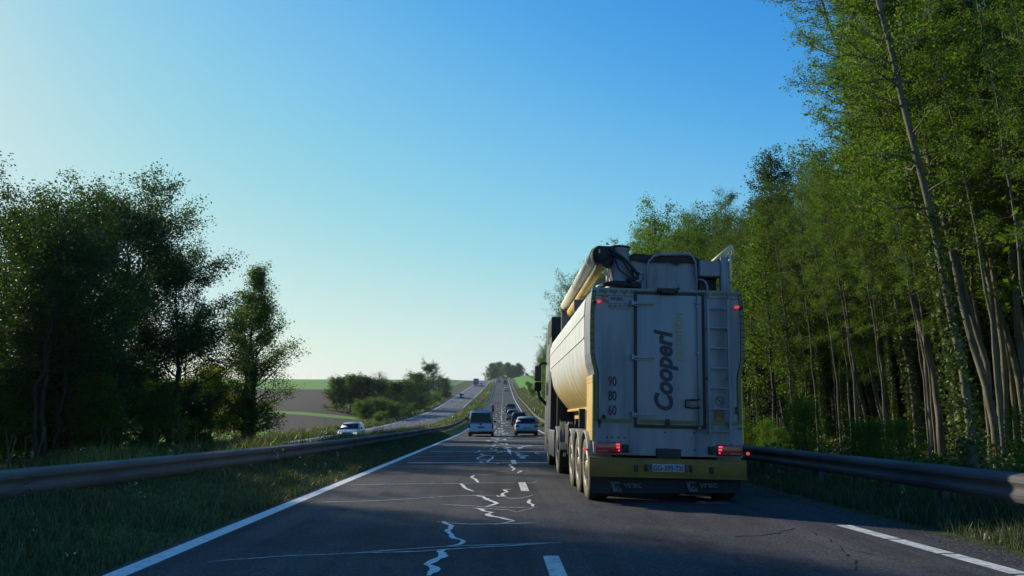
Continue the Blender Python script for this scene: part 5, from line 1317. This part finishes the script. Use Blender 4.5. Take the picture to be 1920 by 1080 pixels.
# --- the wood on the right: the front trees, placed and described one by one
G_WOOD = 'slender trees of the wood on the right'
front = [
 ('alder1', 10.9, 18.2, 1.0, 0.1, 'tall pale trunk leaning left at the front of the wood, ivy around its foot'),
 ('alder2', 11.7, 20.4, 1.02, 0.3, 'twin stemmed slender tree leaning left, first to the left of the tallest front tree'),
 ('alder1', 12.3, 22.6, 1.0, -0.2, 'slender tree whose top left branches reach furthest out against the blue sky'),
 ('alder3', 9.8, 25.5, 0.48, 0.5, 'ivy wrapped trunk standing just left of the pale leaning stems'),
 ('alder1', 9.2, 15.0, 0.96, 0.0, 'pale straight trunk at the right edge of the photo rising out of the frame'),
 ('alder4', 11.8, 17.2, 1.05, 0.9, 'cluster of thin pale stems near the right edge behind the first row'),
 ('larch', 12.9, 35.0, 0.84, 0.0, 'pointed conical tree standing above the wood to the right of the lorry'),
 ('alder3', 9.3, 31.0, 0.54, 2.1, 'ivy covered tree right behind the rail between lorry and leaning stems'),
 ('filler2', 12.2, 58.0, 1.22, 0.3, 'leafy round topped tree rising straight above the lorry roof'),
 ('alder4', 12.4, 49.0, 0.9, 1.3, 'thin topped airy tree above the right end of the lorry roof'),
 ('filler1', 9.6, 92.0, 1.0, 0.2, 'dark tree showing just left of the auger on the lorry'),
]
for k, x, y, s, rz, lab in front: plant(k, x, y, lab, 'tree', G_WOOD, s, rz)
taken = [(f[1], f[2]) for f in front]
shared = 'slender leafy tree standing inside the dense wood right of the road'
def free(x, y, d):
    for a, b in taken:
        if (a-x)**2+(b-y)**2 < d*d: return False
    taken.append((x, y)); return True
def topcap(x, y):
    """how tall the wood stands here: its roof line steps down along the road"""
    q = x/y
    e = float(np.interp(q, [.05, .068, .09, .103, .151, .186, .208, .255, .29, .32, .34, .366, .40, .435, .475, .7], [.055, .092, .13, .156, .212, .225, .238, .232, .252, .243, .285, .322, .305, .31, .56, .7]))
    return min(19.0, max(5.0, e*y+1.35-height(x, y)))
HK = {'pole': 17, 'pole_ivy': 16, 'alder1': 19, 'alder2': 17.5, 'alder3': 18.5, 'alder4': 16, 'filler1': 17, 'filler2': 14, 'larch': 15.5}
ORD = ['first', 'second', 'third', 'fourth', 'fifth', 'sixth', 'seventh', 'eighth', 'ninth', 'tenth', 'eleventh', 'twelfth', 'thirteenth', 'fourteenth', 'fifteenth', 'sixteenth', 'seventeenth', 'eighteenth', 'nineteenth', 'twentieth',
       'twenty-first', 'twenty-second', 'twenty-third', 'twenty-fourth', 'twenty-fifth', 'twenty-sixth', 'twenty-seventh', 'twenty-eighth', 'twenty-ninth', 'thirtieth', 'thirty-first', 'thirty-second', 'thirty-third', 'thirty-fourth', 'thirty-fifth', 'thirty-sixth']
INNER = {'pole': 'thin pale stem with a small crown, in the second rows of the wood, %s', 'pole_ivy': 'thin ivy covered stem in the second rows of the wood, %s', 'alder2': 'twin pale stems behind the front row of the wood, %s',
         'alder3': 'ivy clad trunk behind the front row of the wood, %s', 'alder4': 'clump of three thin stems inside the wood, %s', 'filler1': 'tall dark trunked leafy tree at the back of the wood, %s', 'filler2': 'shorter bright leafy tree filling the wood, %s'}
def wood(xs, y0, y1, dy, keys, jit=1.0, d=1.3, lab=None, far=False):
    k_ = 0
    for x0 in xs:
        y = y0+RT.uniform(0, dy)
        while y < y1:
            x = x0+RT.uniform(-jit, jit); yy = y+RT.uniform(-jit, jit)*0.5
            if x > 8.4+(0 if yy < 60 else 0.3) and free(x, yy, d):
                k = RT.choice(keys); cap = topcap(x-(2.3 if k in ('pole', 'alder1', 'alder2') else 1.8), yy)
                s = min(1.15, cap/HK[k]*RT.uniform(0.84, 1.0))
                q = x/yy
                if q > 0.54 and k != 'pole': s = max(s, 0.9)
                rz = RT.uniform(-0.6, 0.6) if k in ('alder1', 'alder2', 'pole') else None
                plant(k, x, yy, lab % ORD[min(k_, 35)] if lab else INNER.get(k, shared) % ('nearer part' if yy < 36 else 'middle part' if yy < 66 else 'far end'), 'tree', G_WOOD, s, rz, zs=None); k_ += 1
            y += dy
wood([10.1], 10, 27, 1.3, ['pole', 'pole_ivy', 'pole', 'pole'], 0.5, 0.8, '%s thin pale stemmed tree of the front row, counted from the right edge')
wood([9.6], 27, 62, 2.0, ['alder3', 'pole_ivy', 'filler2', 'alder4', 'pole_ivy'], 0.6, 1.0, '%s leafy tree of the front row, counted from the leaning pale stems leftwards')
wood([10.9, 11.9, 13.2], 12, 36, 1.5, ['pole', 'pole_ivy', 'alder2', 'pole'], 0.6, 0.75)
wood([12.4, 14.8], 12, 62, 2.9, ['alder2', 'alder3', 'alder4', 'filler1', 'filler2'], 1.0)
wood([17.5, 21, 25], 12, 66, 3.8, ['filler1', 'filler2', 'alder4', 'pole'], 1.2)
wood([31, 38], 16, 70, 5.5, ['filler1', 'filler2'], 1.5)
wood([9.8, 13.5], 62, 165, 4.6, ['filler2', 'alder4', 'filler1'], 1.0)
wood([18.5, 26], 66, 160, 8, ['filler1', 'filler2'], 1.5)

# dark evergreen thickets deep in the wood, behind the trunks
for x0 in (19.5, 24, 33, 46):
    y = 9+RT.uniform(0, 3)
    while y < 72+(x0-19)*1.2:
        plant('dense_dark', x0+RT.uniform(-1.5, 1.5), y, 'dark thicket deep inside the wood behind the trunks', 'thicket', 'thickets inside the wood', RT.uniform(0.5, 0.8)*(1.3 if x0 > 30 else 1))
        y += 3.6+(x0-19)*0.08
# shrubs along the foot of the wood
G_SHR = 'shrubs at the foot of the wood'
for i in range(34):
    y = 11+i*1.9+RT.uniform(-0.6, 0.6); x = 7.6+RT.uniform(-0.1, 2.0)
    plant(RT.choice(['shrub', 'shrub_mid', 'shrub']), x, y, '%s leafy shrub behind the right guardrail, counted from the right edge' % ORD[i], 'shrub', G_SHR, RT.uniform(0.22, 0.5))

# --- left side: the dark oaks beyond the other carriageway
G_OAK = 'dark trees beyond the other carriageway on the left'
def at_px(px, y): return (px-932)/1442.0*y
left = [
 ('oak1', -24.6, 50.5, 0.79, 0.0, 'biggest dark oak on the left with a thick trunk and wide broken crown', 'tree'),
 ('oak2', -31.0, 49.5, 0.80, 1.2, 'dark oak left of the biggest one, its crown merging with it', 'tree'),
 ('oak2', -34.5, 66.0, 0.98, 2.2, 'dark tree standing directly behind the biggest oak', 'tree'),
 ('oak2', -23.0, 55.5, 0.70, 4.0, 'dark tree behind the right half of the biggest oak crown', 'tree'),
 ('oak2', -22.6, 42.5, 0.62, 3.0, 'dark tree at the left edge of the photo with thin upright stems', 'tree'),
 ('grove', -25.0, 43.5, 0.98, 0.0, 'upright leafy tree between the left edge and the biggest oak', 'tree'),
 ('grove', -22.4, 39.5, 0.92, 1.0, 'brighter green tree in front at the left edge of the photo', 'tree'),
 ('poplar', -19.6, 62.0, 0.93, 0.7, 'lone columnar ivy clad tree at the right end of the left tree group', 'tree'),
 ('sparse', -25.5, 63.0, 0.95, 0.4, 'thin airy young tree in the gap between the oak and the columnar tree', 'tree'),
 ('sparse', -28.0, 70.0, 1.0, 2.4, 'half bare young tree against the sky behind the gap', 'tree'),
 ('shrub_yellow', -23.2, 63.0, 1.1, 0.4, 'bright yellow green bush glowing left of the columnar tree', 'shrub'),
 ('shrub_yellow', -20.8, 64.5, 0.72, 1.9, 'small yellow green bush at the foot of the columnar tree', 'shrub'),
]
for k, x, y, s, rz, lab, cat in left: plant(k, x, y, lab, cat, G_OAK, s, rz)
# dense dark growth under and between them
for i, (x, y, s) in enumerate([(-30.5, 54, .75), (-27.5, 55, .62), (-33.5, 56, .75), (-37, 62, .9), (-24.5, 55, .5), (-24.0, 60, .42), (-31.5, 64, .6), (-41, 66, 1.0), (-23.5, 46, .52), (-21.6, 50, .42), (-21.0, 55.5, .36), (-27, 47.5, .6), (-21.2, 41.5, .42), (-25.5, 41, .5), (-29, 45, .6), (-24.5, 38.5, .4)]):
    plant('dense_dark' if i % 3 else 'dense', x, y, '%s dark bushy thicket under the left oaks' % ('tall', 'second', 'third', 'rear', 'small', 'rightmost', 'middle', 'furthest', 'leftmost', 'near', 'lowest', 'broad', 'backmost', 'low front', 'rounded', 'left front')[i], 'thicket', 'thickets under the left oaks', s)
# trees just outside the left edge, whose shade lies across the near lanes
for i, (k, x, y, s) in enumerate([('poplar', -25.0, 25.3, 0.72), ('oak2', -33, 27.5, 1.1), ('oak2', -33, 21, 1.15), ('oak2', -33, 14, 1.15), ('oak2', -32, 7, 1.1), ('poplar', -28.5, 27.6, 0.76), ('poplar', -23.5, 22.8, 0.8), ('poplar', -22.2, 20.6, 0.8), ('poplar', -29.5, 30.0, 0.8), ('oak1', -28.5, 22.5, 1.0), ('oak2', -27.5, 17.5, 1.15), ('poplar', -29.3, 31.0, 0.9), ('poplar', -30.5, 35.2, 0.9), ('poplar', -27.6, 31.6, 0.8), ('poplar', -34.5, 37.0, 1.0), ('poplar', -31.0, 26.5, 0.9), ('poplar', -27.2, 28.0, 0.85), ('poplar', -24.6, 21.0, 0.9), ('oak2', -26, 12.0, 1.1), ('oak2', -21, 6, 1.1), ('oak1', -27, 2, 1.0), ('oak2', -22, -3, 1.1), ('oak2', -24, -9, 1.0), ('poplar', -20.5, 15.5, 0.9), ('poplar', -20.5, 9.5, 1.0), ('dense_dark', -20.0, 23.5, 0.9), ('dense_dark', -20.0, 16, 0.9), ('dense_dark', -20.0, 10, 0.9)]):
    plant(k, x, y, 'roadside tree beyond the left edge of the photo', 'tree', 'roadside trees left of the view', s, zs=s*1.9 if k == 'poplar' else s)

# --- hedges and clumps in the fields on the left
G_H = 'bushy trees in the field hedge on the left'
for k, px, y, top, lab in [('dense', 636, 168, 702, 'lowest bushy tree at the left end of the field hedge'), ('dense', 662, 172, 697, 'second bushy tree from the left in the field hedge'), ('dense_dark', 690, 170, 701, 'dark middle tree of the field hedge'),
    ('dense_dark', 716, 174, 706, 'dark bushy tree under the bare tree in the field hedge'), ('bare', 712, 178, 694, 'nearly bare brownish tree poking above the field hedge'), ('dense_dark', 742, 180, 712, 'low dark tree at the right end of the field hedge'),
    ('dense', 763, 205, 708, 'small round tree left of the tall clump by the far carriageway'), ('dense', 782, 212, 694, 'bright green tree in the tall clump by the far carriageway'), ('oak2', 804, 222, 675, 'tallest tree of the clump beside the far carriageway'),
    ('sparse', 822, 262, 696, 'thin airy tree right of the tall clump'), ('dense', 834, 285, 706, 'small tree at the right end of the clump beside the far carriageway')]:
    x = at_px(px, y)
    g = height(x, y); topz = 1.35+(735-top)/1442.0*y
    hh = {'dense': 11.6, 'dense_dark': 11.6, 'bare': 11.0, 'oak2': 21.5, 'sparse': 12.5}[k]
    s = (topz-g)/hh
    e = plant(k, x, y, lab, 'tree', G_H, s)
    if k in ('dense', 'dense_dark'): e.scale = (s*1.2, s*1.2, s)
G_B = 'low bushes along the verge of the far carriageway'
for i, (x, y, s) in enumerate([(-25, 148, .85), (-22.8, 150, .95), (-20.6, 154, .75), (-27, 156, .7), (-21, 168, .75)]):
    plant('bush_low', x, y, ('left', 'biggest', 'right', 'rear left', 'rear right')[i]+' one of the rounded dark bushes below the field hedge', 'bush', 'rounded bushes below the field hedge', s)
for i in range(26):
    y = 132+i*6.6+RT.uniform(-2, 2); x = ox(y)-4.4-RT.uniform(2.0, 4.6)
    plant('bush_low', x, y, '%s low bush along the far verge of the other carriageway, counted into the distance' % ORD[i], 'bush', G_B, RT.uniform(0.28, 0.55))
for i in range(12):
    y = 110+i*22+RT.uniform(-6, 6); x = cx(y)+4.6+RT.uniform(5, 9)
    plant('bush_low', x, y, '%s low bush up the grassy bank right of the road ahead' % ORD[i], 'bush', 'low bushes on the right bank', RT.uniform(0.3, 0.6))

# --- round trees on the hilltop where the road ends
G_T = 'round trees on the hilltop'
for px, y, top, w, k, lab in [(924, 668, 685, 1.1, 'round', 'leftmost round tree on the hilltop at the end of the road'), (937, 690, 683, 1.1, 'round', 'second round tree from the left on the hilltop'), (951, 675, 684, 1.1, 'round', 'middle round tree on the hilltop right above the road'),
    (962, 700, 688, 0.95, 'round', 'fourth round tree from the left on the hilltop'), (973, 672, 685, 1.0, 'round', 'rightmost big round tree on the hilltop'), (988, 690, 702, 0.8, 'round', 'small low tree right of the hilltop group')]:
    x = at_px(px, y); g = height(x, y); s = (1.35+(735-top)/1442.0*y-g)/15.6
    e = plant(k, x, y, lab, 'tree', G_T, s); e.scale = (s*1.0*w, s*1.0*w, s)

# ------------------------------------------------------------------ grass blades and weeds
def grass_mat(name, a, b, c):
    m = bpy.data.materials.new(name); t = NT(m)
    g = t.n('ShaderNodeNewGeometry')
    col = ramp(t, g.outputs['Random Per Island'], [(0.0, a), (0.6, b), (1.0, c)])
    d = t.n('ShaderNodeBsdfPrincipled', Roughness=0.45); d.inputs['Specular IOR Level'].default_value = 0.5; tr = t.n('ShaderNodeBsdfTranslucent'); t.l(col, d.inputs['Base Color']); t.l(col, tr.inputs[0])
    mx = t.n('ShaderNodeMixShader'); mx.inputs[0].default_value = 0.35
    t.l(d.outputs[0], mx.inputs[1]); t.l(tr.outputs[0], mx.inputs[2]); t.l(mx.outputs[0], t.out.inputs['Surface']); return m
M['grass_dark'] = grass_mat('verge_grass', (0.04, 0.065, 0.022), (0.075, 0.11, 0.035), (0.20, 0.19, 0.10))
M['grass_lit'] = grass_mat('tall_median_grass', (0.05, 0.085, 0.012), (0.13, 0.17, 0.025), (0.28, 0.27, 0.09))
HROW = {}
def fast_height(X, Y):
    out = np.empty(len(X)); 
    rows = np.array(ROWS); j = np.clip(np.searchsorted(rows, Y)-1, 0, len(rows)-2)
    G = GV.reshape(len(ROWS), NC, 3)
    for jj in np.unique(j):
        m = j == jj
        a = np.interp(X[m], G[jj, :, 0], G[jj, :, 2]); b = np.interp(X[m], G[jj+1, :, 0], G[jj+1, :, 2])
        t = (Y[m]-rows[jj])/(rows[jj+1]-rows[jj]); out[m] = a*(1-t)+b*t
    return out
def blades(name, seed, xa, xb, y0, y1, n, h, w, mat, label, clump=0.0, power=1.6, kind='stuff'):
    rg = np.random.default_rng(seed)
    Y = y0+(y1-y0)*rg.uniform(0, 1, n)**power
    u = rg.uniform(0, 1, n)
    XA = np.interp(Y, ROWS, [xa(r) for r in ROWS]); XB = np.interp(Y, ROWS, [xb(r) for r in ROWS])
    X = XA+(XB-XA)*u
    if clump > 0:
        f = np.sin(X*2.1+Y*0.7)+np.sin(Y*1.3-X*1.1+2)+np.sin(X*0.6+Y*2.9)+rg.normal(0, 0.7, n)
        hh = h*(1+clump*np.clip(f, -1.5, 2.2)*0.4)
    else: hh = np.full(n, h)
    hh = hh*rg.uniform(0.4, 1.25, n)
    ww = w*(1+Y/28.0)*rg.uniform(0.6, 1.3, n)
    Z = fast_height(X, Y)
    a = rg.uniform(0, np.pi, n); d = np.stack([np.cos(a), np.sin(a), np.zeros(n)], 1)*ww[:, None]
    ln = rg.normal(0, 0.32, (n, 2))*hh[:, None]
    B = np.stack([X, Y, Z-0.02], 1)
    V = np.empty((n, 5, 3))
    V[:, 0] = B-d*0.5; V[:, 1] = B+d*0.5
    mid = B.copy(); mid[:, :2] += ln*0.35; mid[:, 2] += hh*0.6
    V[:, 2] = mid+d*0.35; V[:, 3] = mid-d*0.35
    V[:, 4] = B; V[:, 4, :2] += ln; V[:, 4, 2] += hh
    idx = np.arange(n*5).reshape(n, 5)
    me = np_mesh(name, V.reshape(-1, 3), [idx[:, [0, 1, 2, 3]], idx[:, [3, 2, 4]]], mat)
    return tag(link(name, me), label, 'grass', kind=kind)
L_ = lambda y: cx(y)-4.12
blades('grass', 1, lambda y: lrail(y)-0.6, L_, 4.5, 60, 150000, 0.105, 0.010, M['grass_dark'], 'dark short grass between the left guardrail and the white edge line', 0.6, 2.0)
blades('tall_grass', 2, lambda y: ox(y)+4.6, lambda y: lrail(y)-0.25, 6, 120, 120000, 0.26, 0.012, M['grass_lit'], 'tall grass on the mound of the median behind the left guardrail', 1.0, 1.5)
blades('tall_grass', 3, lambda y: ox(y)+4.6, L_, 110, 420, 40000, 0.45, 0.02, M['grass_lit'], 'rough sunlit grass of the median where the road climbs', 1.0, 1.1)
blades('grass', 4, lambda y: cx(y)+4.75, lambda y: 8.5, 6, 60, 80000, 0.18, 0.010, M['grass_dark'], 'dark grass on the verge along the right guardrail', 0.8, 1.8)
blades('tall_grass', 5, lambda y: ox(y)-9.5, lambda y: ox(y)-4.7, 38, 260, 60000, 0.45, 0.014, M['grass_lit'], 'long grass on the far verge of the other carriageway', 1.0, 1.4)
blades('tall_grass', 6, lambda y: cx(y)+5.0, lambda y: cx(y)+9.5, 62, 330, 40000, 0.4, 0.016, M['grass_lit'], 'yellowish grass on the bank along the right of the road ahead', 1.0, 1.2)
# weeds, dead stalks and small white flowers along the verges
rg = np.random.default_rng(55)
def scatter_xy(n, xa, xb, y0, y1, power=1.5):
    Y = y0+(y1-y0)*rg.uniform(0, 1, n)**power
    XA = np.interp(Y, ROWS, [xa(r) for r in ROWS]); XB = np.interp(Y, ROWS, [xb(r) for r in ROWS])
    return XA+(XB-XA)*rg.uniform(0, 1, n), Y
M['flower'] = paint('small_white_flowers', (0.5, 0.52, 0.42), 0.8, 0, 0)
M['straw'] = paint('dry_stalks', (0.20, 0.17, 0.09), 0.9, 0, 0)
X, Y = scatter_xy(90, lambda y: ox(y)+4.6, L_, 6, 60)
X2, Y2 = scatter_xy(60, lambda y: cx(y)+4.9, lambda y: 8.0, 7, 40); X = np.r_[X, X2]; Y = np.r_[Y, Y2]
Hh = rg.uniform(0.12, 0.55, len(X)); Z0 = fast_height(X, Y)
C = np.repeat(np.stack([X, Y, Z0+Hh], 1), 6, 0)+rg.normal(0, 0.02, (len(X)*6, 3)); v, f = leaves(rg, C, 0.028, aspect=0.9)
tag(link('wildflowers', np_mesh('wildflowers', v, f, M['flower'])), 'small white flower heads dotted through the roadside grass', 'wildflowers', kind='stuff')
P = np.stack([np.stack([X, Y, Z0-0.02], 1), np.stack([X+rg.normal(0, 0.05, len(X)), Y+rg.normal(0, 0.05, len(X)), Z0+Hh], 1)], 1)
X, Y = scatter_xy(500, lambda y: ox(y)+4.6, lambda y: lrail(y)-0.2, 6, 70)
Hh = rg.uniform(0.4, 1.0, len(X)); Z0 = fast_height(X, Y)
P = np.concatenate([P, np.stack([np.stack([X, Y, Z0-0.02], 1), np.stack([X+rg.normal(0, 0.12, len(X)), Y+rg.normal(0, 0.12, len(X)), Z0+Hh], 1)], 1)])
v, f = tubes(P, np.full((len(P), 2), 0.004), 3)
tag(link('dry_stalks', np_mesh('dry_stalks', v, f, M['straw'])), 'thin dry stalks standing up out of the roadside grass', 'stalks', kind='stuff')
# loose grit along the edge of the asphalt on the right
X, Y = scatter_xy(9000, lambda y: cx(y)+4.2, lambda y: cx(y)+5.25, 5, 40, 1.8)
C = np.stack([X, Y, fast_height(X, Y)+0.006], 1); v, f = leaves(rg, C, 0.022, up=3, aspect=0.9)
M['grit'] = grass_mat('pale_grit', (0.05, 0.045, 0.04), (0.14, 0.13, 0.11), (0.24, 0.22, 0.18))
tag(link('grit', np_mesh('grit', v, f, M['grit'])), 'loose grit and dead leaves along the right edge of the asphalt', 'grit', kind='stuff')
# ivy and bramble carpet in the wood
rg = np.random.default_rng(77)
n = 60000
Y = 9+70*rg.uniform(0, 1, n)**1.4; X = 6.6+12*rg.uniform(0, 1, n)**1.5
hb = np.clip(np.sin(X*1.3+Y*0.8)+np.sin(Y*1.9-X)+1.2, 0.1, 3)*0.22*np.clip((X-6.4)/1.5, 0.2, 1)
C = np.stack([X, Y, fast_height(X, Y)+rg.uniform(0.02, 1, n)*hb], 1)
v, f = leaves(rg, C, 0.10, up=0.5, aspect=0.8)
tag(link('undergrowth', np_mesh('undergrowth', v, f, M['leaf_ivy'])), 'low ivy and bramble carpet on the floor of the wood', 'undergrowth', kind='stuff')

# ------------------------------------------------------------------ the thin evening haze over the fields
def haze(dens):
    m = bpy.data.materials.new('thin_haze'); t = NT(m)
    v = t.n('ShaderNodeVolumePrincipled'); v.inputs['Color'].default_value = (0.80, 0.90, 1.0, 1); v.inputs['Density'].default_value = dens; v.inputs['Anisotropy'].default_value = 0.3
    t.l(v.outputs[0], t.out.inputs['Volume'])
    mb = MB(); mb.box(-4400, 4400, -120, 4200, -75, 42)
    tag(mb.build('haze', m), 'thin pale evening haze in the air over the road and the fields', 'haze', kind='stuff')
haze(0.00012)
